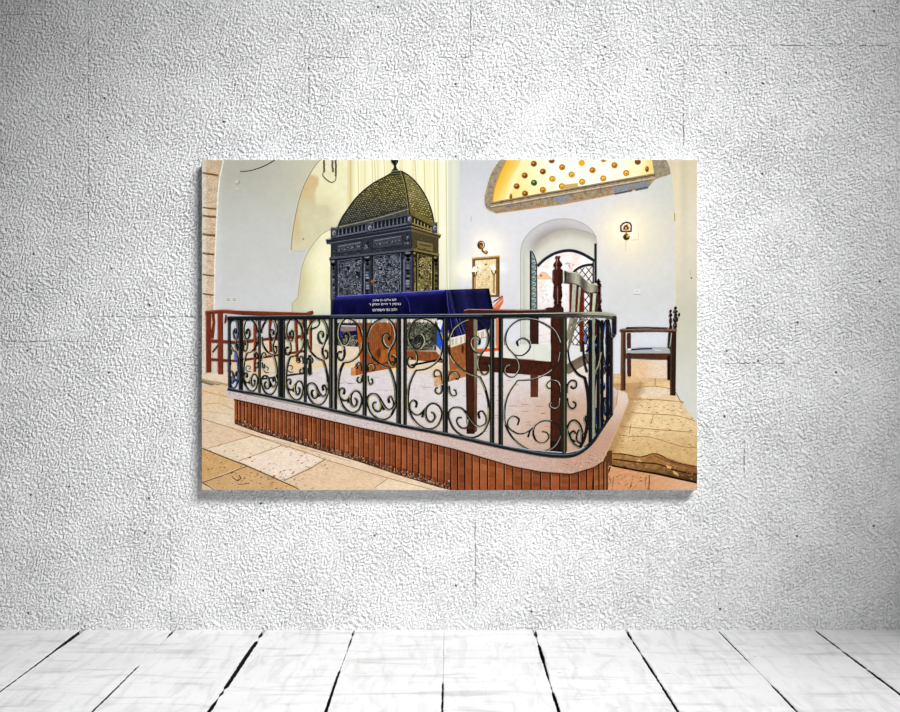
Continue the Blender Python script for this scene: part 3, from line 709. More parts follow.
dome.stroke(DLF, 1.4, (44, 44, 34), 3); dome.stroke(DRT, 1.4, (52, 50, 34), 3); dome.stroke(DRD, 1.9, (52, 50, 34), 3); dome.stroke(DRD, .6, (150, 140, 90), 4, .9)
dome.patch([(338.2, 225.6), (375, 217.5), (408.4, 206.5), (410.5, 213), (375, 221.5), (338.5, 229.5)], lambda x, y: tuple(v+30*nz(x, y, .9) for v in (78, 78, 72)), 1.5, 3)
dome.patch([(408.6, 206.5), (433.4, 221), (435, 226), (410.6, 213.5)], lambda x, y: tuple(v+30*nz(x, y, .9) for v in (118, 106, 60)), 1.5, 3)
dome.stroke([(339, 227.2), (375, 219), (409, 209)], .7, (150, 150, 134), 4); dome.stroke([(338.4, 225), (375, 217), (408.4, 206)], .6, (36, 36, 30), 4)
dome.done()
a = Art('finial', arko, 'iron', 'dark urn finial on top of the dome')
a.poly(cr([(391.3, 160), (391.8, 162.6), (393.6, 164.8), (394.2, 166.4), (395.8, 166.4), (396.6, 164.8), (398, 162.4), (398.3, 160)], 3), (28, 32, 26))
a.poly([(394, 166), (396.2, 166), (397, 168.6), (398.4, 170), (398.6, 171.6), (400.6, 173), (400.6, 174.6), (389.4, 175.2), (390.4, 173), (391.6, 171.8), (392, 170), (393.6, 168.6)], (54, 56, 42), 0)
a.stroke([(391.5, 171.4), (398.8, 170.8)], .6, (148, 144, 116), 1); a.stroke([(390, 173.8), (400.6, 173.2)], .6, (120, 116, 86), 1); a.stroke([(396.4, 161), (396, 164)], .5, (110, 120, 100), 1); a.done()
a = Art('moulded_base', arko, 'carved', 'carved foot of the cabinet below the table')
a.patch([(331, 300), (362, 300), (362, 356), (345, 357.5), (331, 356)], c_front, 1.6)
scrolls(a, lambda rr: (rr.uniform(338, 360), rr.uniform(333, 347)), [(150, 150, 140), (110, 112, 118), (180, 170, 130)], 60, 1, 2.2, 1, R)
for k, y in enumerate((347, 349.5, 352, 354.5)): a.stroke([(336, y), (362, y+1.4)], 1, ((92, 96, 108), (30, 32, 40))[k % 2], 2)
a.stroke([(337, 357), (362, 358.6)], 1.4, (206, 170, 90), 2); a.done()
a = Art('carved_side_base', arko, 'carved')
a.patch([(405, 318), (437, 318), (437, 350), (405, 350)], lambda x, y: tuple(v+20*nz(x, y, .7) for v in (66, 68, 58)), 1.6, 0)
scrolls(a, lambda rr: (rr.uniform(408, 435), rr.uniform(322, 349)), [(24, 26, 24), (22, 22, 24)], 90, 1, 2.4, 1, R)
scrolls(a, lambda rr: (rr.uniform(408, 435), rr.uniform(322, 349)), [(150, 150, 124), (120, 122, 104), (98, 100, 84)], 110, 1, 2.4, 2, R)
a.done()

# ---- platform, steps, stone floor ---------------------------------------------
fl_ = Art('pictured_stone_floor', root, 'floor', 'honey and cream limestone paving around the platform')
def c_fl(x, y):
    n = 9*nz(x, y, .11)+7*nz(x*.5, y, .4, 4)
    c = mixc((222, 190, 156), (228, 206, 180), .5+nz(x, y, .03, 3)); c = mixc(c, (226, 196, 156), sm(420, 385, y))
    return (c[0]+n, c[1]+n, c[2]+n)
fl_.patch([(202, 386), (240, 384), (240, 400), (300, 420), (460, 470), (460, 490), (202, 490)], c_fl, 3)
def tile(pts, c, z=1): fl_.patch(pts, lambda x, y: tuple(v+9*nz(x*.6, y, .25, c[0])+5*nz(x, y, .8) for v in c), 3, z)
tile([(202, 419), (236.5, 429.4), (252, 434), (207, 448.6), (202, 447.4)], (224, 196, 166))
tile([(253, 436), (280.4, 445.4), (239, 460.8), (207, 448.8)], (232, 212, 184))
tile([(280.4, 446.4), (309.6, 454), (322, 459), (284, 480.5), (239.6, 461.2)], (236, 216, 196))
tile([(324, 459.8), (388, 478), (374, 487), (380, 490), (300, 490), (284, 481)], (224, 194, 160))
tile([(202, 448), (245.7, 465.2), (202, 481.8)], (208, 166, 112))
tile([(247, 466.2), (295, 487), (300, 490), (217, 490), (201, 482.4)], (208, 168, 120))
tile([(202, 484), (214, 490), (202, 490)], (216, 190, 154))
tile([(388, 478.6), (432, 489.6), (432, 490), (382, 490), (376, 487.6)], (230, 208, 178))
def joint(pts, w=.8, c=(120, 92, 64)): fl_.stroke(pts, w, c, 2)
joint([(202, 418.8), (236.5, 429.4), (270, 440.6), (309.6, 453.6), (325, 459.5), (388, 478), (432, 489.5)], .8, (166, 134, 100)); joint([(202, 448), (224, 457), (245.7, 465.2), (270, 476), (295, 487), (300, 490)], 1.1, (84, 62, 40))
joint([(207, 448.6), (230, 442), (253, 435.4)], .7, (176, 144, 104)); joint([(239, 460.8), (280.4, 446)], .7, (166, 130, 92)); joint([(284, 480.5), (310, 468.6), (325, 459.5)], .8, (122, 96, 70))
joint([(374, 488), (388, 478.6)], .7, (160, 130, 100)); joint([(202, 482.6), (225, 474.6), (247, 466)], 1.0, (120, 82, 40)); joint([(202, 482.6), (214.6, 490)], 1.1, (76, 56, 38))
joint([(202, 390.5), (232, 398)], .8, (188, 156, 118)); joint([(204, 404), (220, 403), (235, 410)], .7, (196, 160, 118)); joint([(202, 433), (212, 431)], .6, (190, 160, 120))
joint([(236, 431), (300, 447), (350, 461)], .8, (196, 168, 138)); joint([(236, 415), (202, 411)], .6, (206, 176, 138))
for k in range(150):
    x = R.uniform(204, 330); y = R.uniform(446, 489)
    if R.random() < .5: x, y = R.gauss(268, 22), R.gauss(478, 6)
    if y > 489: continue
    l = R.uniform(.6, 2.6); fl_.stroke([(x, y), (x+l, y-l*R.uniform(0, .5))], R.uniform(.4, .8), R.choice([(116, 84, 50), (150, 112, 70), (90, 66, 42), (176, 140, 100)]), 3)
for k in range(60):
    x = R.uniform(262, 320); y = 441+(x-262)*.26+R.uniform(-4, 8); fl_.stroke([(x, y), (x+R.uniform(.5, 2), y+R.uniform(-.5, .5))], .5, (150, 124, 100), 3)
fl_.stroke([(232, 476), (236, 480), (241, 478.5), (239, 475)], .8, (70, 50, 34), 3, 0, 3); fl_.stroke([(250, 483), (238, 484.6)], .7, (96, 70, 46), 3)
# far ledge behind the railing, left
fl_.patch([(202, 374), (230, 372), (232, 385), (202, 378.5)], lambda x, y: (228+5*nz(x, y, .4), 208, 184), 2, 1)
fl_.stroke([(202, 379), (216, 383), (228, 385.4)], 1.8, (196, 166, 126), 2); fl_.stroke([(202, 381.4), (214, 385)], 1.2, (148, 112, 76), 2)
flo = fl_.done()
# right passage floor, above the step
a = Art('pictured_passage_floor', root, 'floor', 'golden limestone slabs of the passage at the right')
def c_pass(x, y):
    c = mixc((226, 194, 150), (230, 202, 154), sm(380, 420, y)); c = mixc(c, (196, 156, 98), sm(420, 452, y)*.6)
    c = mixc(c, (220, 210, 200), .7*math.exp(-((y-392-(x-640)*.02)/4)**2)*sm(626, 640, x)*sm(690, 660, x))
    c = mixc(c, (150, 108, 62), .55*sm(634-(y-400)*.42+9, 634-(y-400)*.42, x))
    n = 12*nz(x, y, .16)+9*nz(x*.6, y, .6, 4); return (c[0]+n, c[1]+n*.95, c[2]+n*.8)
a.patch([(604, 376), (675, 376), (675, 395), (697, 423.5), (697, 468), (672, 462), (657, 454), (640, 457), (620, 453.6), (606, 456)], c_pass, 2.2)
a.patch([(601, 374), (675, 374), (675, 381), (601, 384)], lambda x, y: (214, 178+5*nz(x, y, .2), 132), 3, 1)
a.patch([(631, 360), (668, 360), (668, 378), (631, 378)], lambda x, y: mixc((224, 188, 148), (226, 206, 184), sm(640, 660, x)+.3*nz(x, y, .2)), 3, 3)
for p in ([(631, 412.5), (650, 414), (676, 415.5), (695, 421)], [(620, 426), (650, 429), (690, 432)], [(618, 434.5), (632, 436.5), (650, 437), (680, 446), (697, 448)], [(634, 388), (655, 386), (676, 390)], [(630, 399), (655, 399.5), (684, 402)], [(653, 415), (651, 424)], [(631, 424), (629, 434)], [(640, 381), (640, 388)], [(655, 376), (655, 386)]):
    a.stroke(p, .7, (160, 120, 74), 2, 0, 3)
for k in range(170):
    y = R.uniform(398, 453); x = R.uniform(634-(y-400)*.45, min(695, 674+(y-396)*.75)); l = R.uniform(.6, 3); a.stroke([(x, y), (x+l, y+R.uniform(-.3, .5))], R.uniform(.4, .8), R.choice([(168, 126, 76), (238, 216, 172), (140, 98, 56), (188, 146, 96)]), 2)
a.done()
a = Art('pictured_stone_step', root, 'stone', 'worn brown stone step at the lower right corner')
a.patch([(606, 455), (620, 452.6), (640, 456.4), (650, 454), (657, 452.8), (667, 457.5), (680, 462), (697, 466), (697, 484), (680, 480), (655, 474.5), (630, 469.5), (606, 466)], lambda x, y: mixc(tuple(v+28*nz(x, y, .2) for v in (162, 116, 66)), (88, 56, 28), sm(456+(x-610)*.12, 480, y)*.8), 1.8)
a.stroke([(612, 453.4), (626, 454.4), (640, 457), (652, 453.6), (660, 455), (672, 461.5), (697, 467)], .9, (74, 44, 22), 1, 0, 3)
a.stroke([(613, 459), (640, 462.5), (658, 464), (676, 470.5), (697, 474.5)], 1.3, (66, 38, 18), 1, 0, 3)
a.stroke([(654, 455.5), (661, 458.6), (676, 464), (697, 469)], 1.6, (146, 88, 50), 1, 0, 3)
a.poly([(636, 460), (640, 459), (642, 462), (638, 461.6)], (206, 160, 92), 2); a.poly([(666, 465), (672, 467), (670, 469), (667, 468)], (226, 180, 110), 2); a.poly([(672, 470), (677, 472.5), (679, 476), (674, 474)], (216, 170, 104), 2)
for k in range(90):
    x = R.uniform(612, 696); y = 459+(x-612)*.13+R.uniform(0, 13); a.stroke([(x, y), (x+R.uniform(.5, 2.4), y+.4)], R.uniform(.4, .9), R.choice([(90, 56, 28), (186, 142, 92), (70, 42, 22), (150, 106, 66)]), 2)
a.done()
a = Art('pictured_lower_paving', root, 'floor', 'reddish paving below the step')
a.poly([(601, 452), (612, 450), (612, 470), (601, 478)], (104, 66, 36))
a.patch([(609, 465.6), (630, 469.5), (655, 474.5), (680, 480), (697, 483.5), (697, 490), (601, 490), (606, 474)], lambda x, y: mixc(tuple(v+16*nz(x, y, .3) for v in (208, 150, 106)), (222, 176, 142), sm(640, 690, x)), 2, 1)
a.stroke([(612, 465.6), (640, 471), (662, 474.6), (680, 479), (697, 482.6)], 1.8, (36, 22, 14), 1, 0, 3); a.stroke([(649.2, 475), (648.8, 490)], .9, (70, 42, 26), 1); a.stroke([(610, 467), (606, 478), (602, 490)], 1.6, (70, 40, 20), 1)
for k in range(40):
    x = R.uniform(608, 650); a.stroke([(x, R.uniform(474, 489)), (x+2, R.uniform(474, 489))][:1]+[(x+R.uniform(.5, 3), 479+R.uniform(-3, 9))], .5, R.choice([(150, 96, 56), (230, 186, 140), (120, 72, 40)]), 1) if k < 6 else a.disc(x, R.uniform(474, 489), R.uniform(.3, 1.1), .4, R.choice([(150, 96, 56), (236, 196, 150), (110, 66, 36)]), 1, 6)
a.done()

plat = Art('pictured_platform', root, 'slab', 'raised platform with slatted wooden sides')
def c_pl(x, y):
    c = mixc((214, 206, 206), (204, 188, 180), sm(400, 450, y)); c = mixc(c, (226, 204, 168), sm(372, 356, y-(x-350)*.02)*.7)
    c = mixc(c, (190, 150, 122), sm(470, 570, x)*.75*sm(372, 410, y)); c = mixc(c, (226, 214, 200), sm(500, 600, x)*sm(392, 375, y))
    n = 9*nz(x*.5, y, .3)+6*nz(x*.4, y, .7, 5); return (c[0]+n, c[1]+n*.9, c[2]+n*.8)
plat.patch([(228, 350), (262, 340), (330, 345), (400, 350), (480, 356), (600, 356), (606, 372), (612, 386), (617.5, 391), (614, 414), (593, 441), (566, 456), (499, 447), (440, 435), (228, 390)], c_pl, 3)
plat.patch([(228, 352), (310, 352), (335, 357), (310, 368), (228, 384)], lambda x, y: mixc((226, 200, 158), (216, 206, 196), .5+nz(x, y, .1)), 3, 1)
plat.patch([(240, 362), (330, 358), (440, 366), (500, 372), (470, 380), (400, 372), (330, 366), (300, 372)], lambda x, y: mixc((232, 200, 146), (216, 202, 190), .3+nz(x, y, .12)+.8*abs(y-366)/9), 2.5, 2)
for k in range(130):
    x = R.uniform(240, 560); y = 372+R.random()*(seg([(228, 14), (560, 76)], x)); l = R.uniform(2, 9); plat.stroke([(x, y), (x+l, y+R.uniform(-.6, .4))], R.uniform(.4, .9), R.choice([(196, 182, 176), (226, 218, 214), (182, 160, 146)] if x < 470 else [(176, 136, 110), (206, 172, 146), (164, 124, 98)]), 3)
plato = plat.done()
SLT = [(225.3, 389), (265, 399.6), (330, 413.6), (398, 426), (454, 438), (499, 446.4), (540, 455), (566, 456.4), (585, 449.6), (594, 441), (611, 415.6), (617, 404), (618, 392)]
SLB = [(225.6, 396), (234, 399), (300, 413.6), (356, 426.6), (400, 436), (454, 448.8), (513.6, 466.4), (541, 471.6), (571, 473.9), (593, 467.4), (602, 461.5), (609, 447), (620, 422), (628.6, 401.6), (627, 393), (618, 389.6)]
a = Art('platform_kerb', plato, 'slab', 'pink-grey speckled stone kerb around the platform')
a.patch([SLT[0]]+SLT[1:]+list(reversed(SLB)), lambda x, y: mixc(mixc((208, 194, 192), (196, 168, 156), sm(330, 520, x)), (188, 146, 122), sm(520, 590, x)*.8) if x < 604 else mixc((188, 150, 128), (218, 198, 182), sm(440, 395, y)), 2)
for k in range(900):
    x = R.uniform(228, 606); yt, yb = seg(SLT[:9], x), seg(SLB[:10], x)
    if yb-yt < 2: continue
    a.disc(x, R.uniform(yt+1, yb-.8), R.uniform(.3, .8), R.uniform(.25, .5), R.choice([(216, 198, 192), (168, 136, 126), (180, 146, 132), (220, 204, 198)]), 1, 5)
for k in range(60):
    x = R.uniform(560, 604); y = 472-(x-560)*.3-R.uniform(0, 8); a.disc(x, y, R.uniform(.3, .8), .4, R.choice([(120, 76, 54), (218, 180, 152)]), 1, 5)
a.stroke(SLB[1:10], 1.0, (150, 108, 86), 2); a.stroke(SLB[10:14], 1.0, (206, 164, 130), 2); a.done()
RT = SLB[1:11]
RB = [(237, 424.2), (262, 433), (300, 444), (356.8, 460.5), (400, 475), (440, 487), (452, 490.5), (608, 490.5)]
a = Art('slatted_riser', plato, 'slats', 'red-brown wooden slats with scuffed feet')
x = 234.2; k = 0
pal = [(158, 84, 46), (148, 78, 44), (152, 80, 46), (142, 74, 42), (164, 90, 52)]
xs_ = []
while x < 606:
    w = seg([(234, 3.4), (300, 4.3), (380, 5.3), (450, 6.8), (500, 8.6), (545, 9.8), (575, 9.0), (590, 6), (606, 4)], x)
    xs_.append((x, min(x+w, 607))); x += w
for x0, x1 in xs_:
    c = R.choice(pal)
    if x0 > 592: c = mixc(c, (150, 96, 54), .6)
    b0, b1 = min(490, seg(RB, max(x0, 237))), min(490, seg(RB, max(x1, 237)))
    t0, t1 = seg(RT, x0), seg(RT, x1)
    xx0 = x0 if x0 > 235 else x0+.5
    for j in range(5):
        f0, f1 = j/5, (j+1)/5; cc = mixc(c, (84, 40, 24), (.45 if j == 4 and b0 < 489 else 0)+(.25 if j == 0 else 0)); jj = R.uniform(-8, 8); cc = tuple(v+jj for v in cc)
        a.poly([(xx0, lerp(t0, b0, f0)), (x1, lerp(t1, b1, f0)), (x1, lerp(t1, b1, f1)), (xx0, lerp(t0, b0, f1))], cc)
    a.stroke([(x1, t1), (x1, b1)], (1.0, 1.0) if x1 < 400 else (1.35, 1.35), (26, 14, 12), 1); a.stroke([(x1+.9, t1+1), (x1+.9, b1-1)], .5, mixc(c, (255, 190, 140), .3), 1)
a.stroke([(p[0], p[1]+.6) for p in RT], 1.0, (70, 34, 20), 2)
for k in range(650):
    x = R.uniform(238, 450); y = seg(RB, x)-abs(R.gauss(0, 2.6))-.2
    a.disc(x, y, R.uniform(.3, .9), R.uniform(.4, 1.0), R.choice([(168, 138, 112), (70, 46, 36), (120, 84, 66), (84, 56, 42), (196, 172, 140), (160, 126, 96)]), 3, 6)
a.stroke([(p[0], p[1]) for p in RB[:-1]], 1.0, (96, 66, 50), 3)
a.stroke([(593.6, 467), (592, 490)], .8, (60, 34, 20), 3); a.done()

# ---- benches at the left --------------------------------------------------------
def c_red(x, y): n = 14*nz(x, y, .4); return (134+n, 56+n*.8, 36+n*.6)
def wood_piece(parent, name, pts, c, mat='wood', label=None, edge=None):
    a = Art(name, parent, mat, label); a.poly(pts, c)
    if edge: a.stroke(pts+[pts[0]], .5, edge, 1)
    return a.done()
bn = Art('pictured_bench', root, 'wood', 'red-brown wooden bench standing behind the left end of the railing')
bn.stroke([(205.6, 312.8), (225, 311.2), (244, 312.8), (300, 314.4), (309, 313.2), (313.4, 312)], 3.4, c_red, 0, 0, 3); bn.stroke([(206, 311.6), (225, 310.4), (310, 313)], .6, (176, 96, 66), 1)
beo = bn.done()
for nm, p, w in (('post', [(208.7, 312), (209, 372)], 5), ('post', [(220.6, 313), (220.8, 374.4)], 5.4), ('splat', [(213.4, 314), (214.4, 322), (213.2, 331), (211.8, 338)], [3, 2.4, 3.4, 4.6]), ('splat', [(226.5, 315), (225.5, 323)], 2),
                 ('rail', [(206.5, 340.4), (236, 342.4), (262, 339.6), (305, 336)], 3), ('rail', [(207, 359), (236, 361), (262, 357.5), (305, 351)], 2.5), ('post', [(255.5, 316), (255, 372)], 3), ('splat', [(271, 318), (270, 330), (271, 352)], [3.6, 2.2, 3]),
                 ('splat', [(274, 318), (277.5, 332)], 2), ('post', [(296, 316), (297.5, 361)], 3), ('post', [(311, 316), (311, 350)], 2.6), ('post', [(303.5, 316), (302, 340)], 2), ('brace', [(213, 352), (218.5, 345)], 2)):
    a = Art(nm, beo, 'wood'); a.stroke(p, w, c_red if nm != 'brace' else (96, 66, 50))
    if nm == 'post': a.stroke([(p[0][0]-w/2+.4, p[0][1]), (p[1][0]-w/2+.4, p[1][1])], .6, (170, 86, 58), 1); a.stroke([(p[0][0]+w/2-.3, p[0][1]), (p[1][0]+w/2-.3, p[1][1])], .6, (80, 28, 18), 1)
    a.done()

# ---- table with blue velvet cloth ---------------------------------------------------
tb = Art('pictured_table', root, 'wood', 'wooden reading table under the blue cloth')
tb.patch([(357.5, 320), (397, 320), (397, 367), (366, 372), (360, 352)], lambda x, y: tuple(v+18*nz(x*2, y*.4, .25)+8*nz(x, y, .8) for v in (150, 82, 42)), 2)
tb.poly([(397, 320), (401, 320), (401, 364), (397, 366)], (120, 58, 28)); tb.poly([(356.4, 322), (359.4, 322), (364, 366), (360.6, 366)], (190, 90, 30), 1)
tb.poly([(380, 350), (402, 350), (402, 364), (380, 362)], (172, 96, 38), 1); tb.poly([(351, 369), (357.6, 364.6), (404, 360), (404, 366), (366, 373), (355.4, 375.6), (351, 375.4)], (168, 88, 40), 1); tb.poly([(351, 368), (355.6, 367.4), (355.6, 375.6), (351, 375.4)], (204, 142, 98), 2)
tb.stroke([(366, 366), (397, 362)], .8, (100, 48, 20), 2); tb.disc(379, 353, 2, 5, (110, 54, 22), 2); tb.stroke([(391.8, 322), (391.8, 350)], .8, (96, 44, 18), 2)
tbo = tb.done()
a = Art('stretcher', tbo, 'wood'); a.patch([(404, 350.5), (444, 352), (444, 363), (404, 359)], lambda x, y: tuple(v+14*nz(x, y, .5) for v in (146, 80, 44)), 2); a.stroke([(404, 350.6), (444, 351.8)], .7, (190, 130, 90), 1); a.done()
a = Art('trestle_foot', tbo, 'wood'); a.patch([(448, 345), (465, 343), (466, 372), (450, 374)], lambda x, y: tuple(v+18*nz(x, y, .4) for v in (156, 92, 48)), 2)
a.patch([(434.5, 377), (450, 370), (468, 367), (470, 375), (436, 386), (434.5, 385)], lambda x, y: tuple(v+16*nz(x, y, .4) for v in (176, 110, 62)), 2, 1); a.poly([(434.6, 377.4), (441, 377.4), (441, 384.8), (434.6, 385)], (214, 164, 116), 2); a.disc(462.6, 349, 1.4, 4.6, (92, 46, 20), 2); a.done()
a = Art('pictured_books', root, 'velvet', 'dark bundle with a blue edge lying under the table')
a.poly([(339, 325.5), (356, 326), (356, 332), (340, 331.5)], (136, 116, 116)); a.poly([(338, 332), (341.6, 330), (342, 337), (338, 336.5)], (36, 60, 180), 1); a.poly([(341.6, 332), (357, 330.5), (358, 335), (342, 335)], (24, 28, 66), 1)
a.stroke([(340, 325.8), (356, 326.2)], 1, (206, 196, 190), 1); a.done()
a = Art('pictured_floor_bar', root, 'iron', 'dark bar lying on the platform floor'); a.stroke([(408, 366), (420, 363.6), (442, 359)], 2.0, (26, 24, 26), 1); a.done()
a = Art('pictured_prayer_shawl', root, 'velvet', 'bright blue and white cloth hanging at the table corner')
a.poly([(437.4, 322), (440, 318), (444, 319), (445, 362), (443, 360.4), (436, 350.5), (437, 342)], (40, 84, 200)); a.poly([(437, 321), (440.6, 317.6), (443, 322), (440.6, 330), (438.6, 328)], (222, 220, 226), 1); a.poly([(436.4, 345.6), (445, 355), (445, 362), (436, 351)], (214, 196, 176), 1)
a.stroke([(440.5, 332), (443.6, 352)], 1.0, (24, 54, 160), 1); a.done()
cl = Art('pictured_velvet_cloth', root, 'velvet', 'blue velvet cloth with a white fringe and embroidered lines of text')
def c_vel(x, y):
    yt = 297-(x-335)*.0636; t = (y-yt)
    c = mixc((56, 56, 150), (24, 25, 98), sm(0, 5, t)); c = mixc(c, (14, 14, 66), sm(3, 18, t)*.85)
    c = mixc(c, (78, 80, 190), .55*math.exp(-((t-1.5)/1.8)**2)*(.7+.5*nz(x, y, .1)))
    c = mixc(c, (14, 14, 66), .6*math.exp(-((x-345)/4)**2)*sm(6, 16, t)); c = mixc(c, (50, 50, 150), .5*math.exp(-((x-341)/2)**2)*sm(6, 16, t))
    f = nz(x*1.0, y*.2, .2, 3); c = mixc(c, (34, 34, 120), sm(.1, .5, f)*.5)
    c = mixc(c, (8, 8, 44), .75*math.exp(-((x-442.5)/2.2)**2)*sm(2, 10, t)+.5*math.exp(-((x-447)/1.2)**2))
    return tuple(v*.84 for v in c)
cl.patch([(335.6, 297), (337.5, 295.8), (380, 293.4), (445, 289.6), (447, 318), (445.5, 320), (345, 320), (331.5, 316), (333, 306)], c_vel, 1.6)
def c_vel2(x, y):
    c = (26, 26, 76); u = x-(y-290)*.22
    c = mixc(c, (60, 62, 130), .7*math.exp(-((u-449)/1.4)**2)+.5*math.exp(-((u-455.5)/1.2)**2)*sm(310, 330, y)+.35*math.exp(-((u-463)/3)**2)+.5*math.exp(-((y-291)/1.3)**2))
    c = mixc(c, (10, 10, 44), .8*math.exp(-((u-452)/1.6)**2)+.7*math.exp(-((u-444)/2)**2)+.5*math.exp(-((u-473)/2)**2))
    c = mixc(c, (12, 10, 34), sm(484, 489, x-(y-290)*.15)); n = 7*nz(x, y, .3); return (c[0]+n, c[1]+n, c[2]+n*1.4)
cl.patch([(445, 289.8), (470, 289), (489, 288.4), (491, 298), (493.6, 311), (489, 330), (470, 333.6), (451, 338.4), (446, 322)], c_vel2, 1.5)
cl.stroke([(444, 292), (442, 304), (441, 318)], 1.2, (10, 10, 60), 1); cl.stroke([(446.6, 290.5), (448, 306), (451, 322), (453.5, 337)], .8, (66, 66, 150), 1)
cl.stroke([(456, 318), (463, 337)], .7, (84, 88, 160), 1); cl.stroke([(459, 318), (465, 333)], .5, (84, 88, 160), 1); cl.stroke([(400, 292), (408, 300), (410, 312)], .7, (52, 50, 160), 1, 0, 3)
cl.stroke([(337, 296.4), (380, 294), (445, 290.2)], .7, (110, 112, 206), 1)
clo = cl.done()
a = Art('fringe', clo, 'plain', 'cream tasselled fringe')
a.stroke([(337, 321), (400, 320.6), (437, 320)], 3.4, (206, 196, 182)); a.patch([(450.5, 338), (487, 329), (488, 336), (470, 341), (451, 347.6), (450, 344)], lambda x, y: (214, 204, 186), 3)
x = 338
while x < 437: a.stroke([(x, 319.5), (x+R.uniform(-.5, .5), 323.2)], .5, R.choice([(120, 104, 90), (240, 234, 224), (160, 146, 130)]), 1); x += 1.3
x = 451
while x < 487: y0 = 338-(x-451)*.245; a.stroke([(x, y0+1), (x+R.uniform(-.6, .6), y0+7.5)], .5, R.choice([(150, 134, 110), (240, 234, 222), (176, 160, 136)]), 1); x += 1.2
a.stroke([(451, 338.6), (487, 329.4)], 1.2, (232, 226, 212), 1); a.done()
# embroidered Hebrew lines
def hebrew(lines, parent):
    bms = bmesh.new(); base = THICK+0.0002+(LAYER[0]+1)*DL
    for txt, xc, yc, wid, hgt in lines:
        cu = bpy.data.curves.new('t', 'FONT'); cu.body = txt[::-1]; cu.size = 1.0; cu.fill_mode = 'FRONT'
        if hasattr(cu, 'resolution_u'): cu.resolution_u = 3
        o = bpy.data.objects.new('t', cu); COL.objects.link(o)
        dg = bpy.context.evaluated_depsgraph_get(); me = bpy.data.meshes.new_from_object(o.evaluated_get(dg))
        if len(me.vertices):
            xs = [v.co.x for v in me.vertices]; yy = [v.co.y for v in me.vertices]
            sx = wid/(max(xs)-min(xs)); sy = hgt/(max(yy)-min(yy)); mx, my = (max(xs)+min(xs))/2, (max(yy)+min(yy))/2
            for v in me.vertices:
                X = xc+(v.co.x-mx)*sx; Y = yc-(v.co.y-my)*sy-(X-xc)*.02
                v.co = ((X-PCX)*SF, -base, -(Y-PCY)*SF)
            bms.from_mesh(me)
        bpy.data.objects.remove(o); bpy.data.meshes.remove(me)
    for f in bms.faces:
        f.normal_update()
        if f.normal.y > 0: f.normal_flip()
    me = bpy.data.meshes.new('embroidered_text'); bms.to_mesh(me); bms.free()
    ca = me.color_attributes.new('Col', 'FLOAT_COLOR', 'CORNER')
    for d in ca.data: d.color = lin((236, 234, 226))
    o = bpy.data.objects.new('embroidered_text', me); COL.objects.link(o); o.parent = parent; me.materials.append(INK['plain'])
    o['label'] = 'white embroidered lettering in three lines'; LAYER[0] += 3
hebrew([('לענ אלקה בן אהרן', 384.6, 300.2, 23.5, 3.0), ('בנימין ר חיים יצחק ר', 385, 304.6, 32, 2.8), ('ולבב בני משפחתו', 384.8, 309.6, 24.5, 2.8)], clo)

# ---- chair by the right wall --------------------------------------------------------------
def c_brn(x, y): n = 12*nz(x, y, .4); return (92+n, 58+n*.7, 38+n*.5)
ch = Art('pictured_armchair', root, 'wood', 'dark wooden armchair against the right wall')
ch.poly([(626, 353), (671, 353), (671, 359.8), (626, 358)], c_brn); ch.stroke([(626, 353.2), (671, 353.2)], .6, (150, 120, 90), 1)
cho = ch.done()
wood_piece(cho, 'leg', [(627, 333), (630.8, 333), (631, 376.4), (627.4, 376.4)], (84, 50, 34)); wood_piece(cho, 'leg', [(667, 356), (670.4, 356), (670.4, 380), (667.2, 380)], (40, 28, 24))
a = Art('seat', cho, 'plain', 'pale grey seat'); a.poly([(626, 348.6), (640, 347), (668, 347.2), (670.6, 353.4), (626, 353)], (168, 172, 170)); a.stroke([(631, 349.8), (640, 349), (652, 348.6)], 1.6, (40, 40, 110), 1); a.stroke([(628, 349.6), (631, 349.4)], 1.2, (230, 232, 236), 1); a.stroke([(654, 350), (661, 350.6)], 1, (206, 208, 210), 1); a.done()
a = Art('leg', cho, 'wood'); a.poly([(621.4, 331), (625.6, 331), (625.4, 390.4), (620.6, 390.4)], (94, 58, 36)); a.stroke([(624.9, 332), (624.8, 390)], 1, (54, 32, 24), 1); a.stroke([(622, 332), (621.6, 389)], .6, (150, 100, 66), 1); a.done()
a = Art('back_post', cho, 'wood'); a.poly([(670.2, 331), (676.2, 331), (675.4, 395.7), (669.8, 395)], (58, 38, 28)); a.stroke([(671, 331), (670.6, 394)], .7, (110, 76, 50), 1)
for x, y, w, h in ((675.4, 308, 1.4, 1.6), (675.4, 311.5, 2.4, 1.6), (675.5, 315, 1.6, 2), (675.6, 319.5, 2.6, 3.2), (675, 325.5, 2, 3.4), (670.6, 311, 1.3, 1.5), (670.6, 315, 1.7, 2), (670.6, 321, 1.4, 4), (670.6, 327.5, 1.4, 3.5), (679, 314.6, 1, 2)): a.disc(x, y, w, h, (58, 34, 26), 1)
a.poly([(668.6, 331), (670.6, 331), (670.4, 349), (667.4, 348)], (50, 44, 40), 1); a.stroke([(671.4, 333), (669.6, 347)], .9, (160, 168, 160), 2)
for y in (311, 319, 325): a.stroke([(674.6, y-1), (674.6, y+1)], .6, (150, 110, 90), 2)
a.done()
a = Art('armrest', cho, 'wood'); a.poly([(619.4, 329.6), (622, 328.6), (676.6, 328.8), (676.4, 332), (658, 331.4), (621, 332)], (86, 52, 38)); a.stroke([(620, 329.6), (645, 329.9), (676, 330)], .7, (160, 120, 90), 1); a.stroke([(626, 327.6), (645, 327.2), (668, 328)], 1.0, (96, 58, 44), 1); a.done()

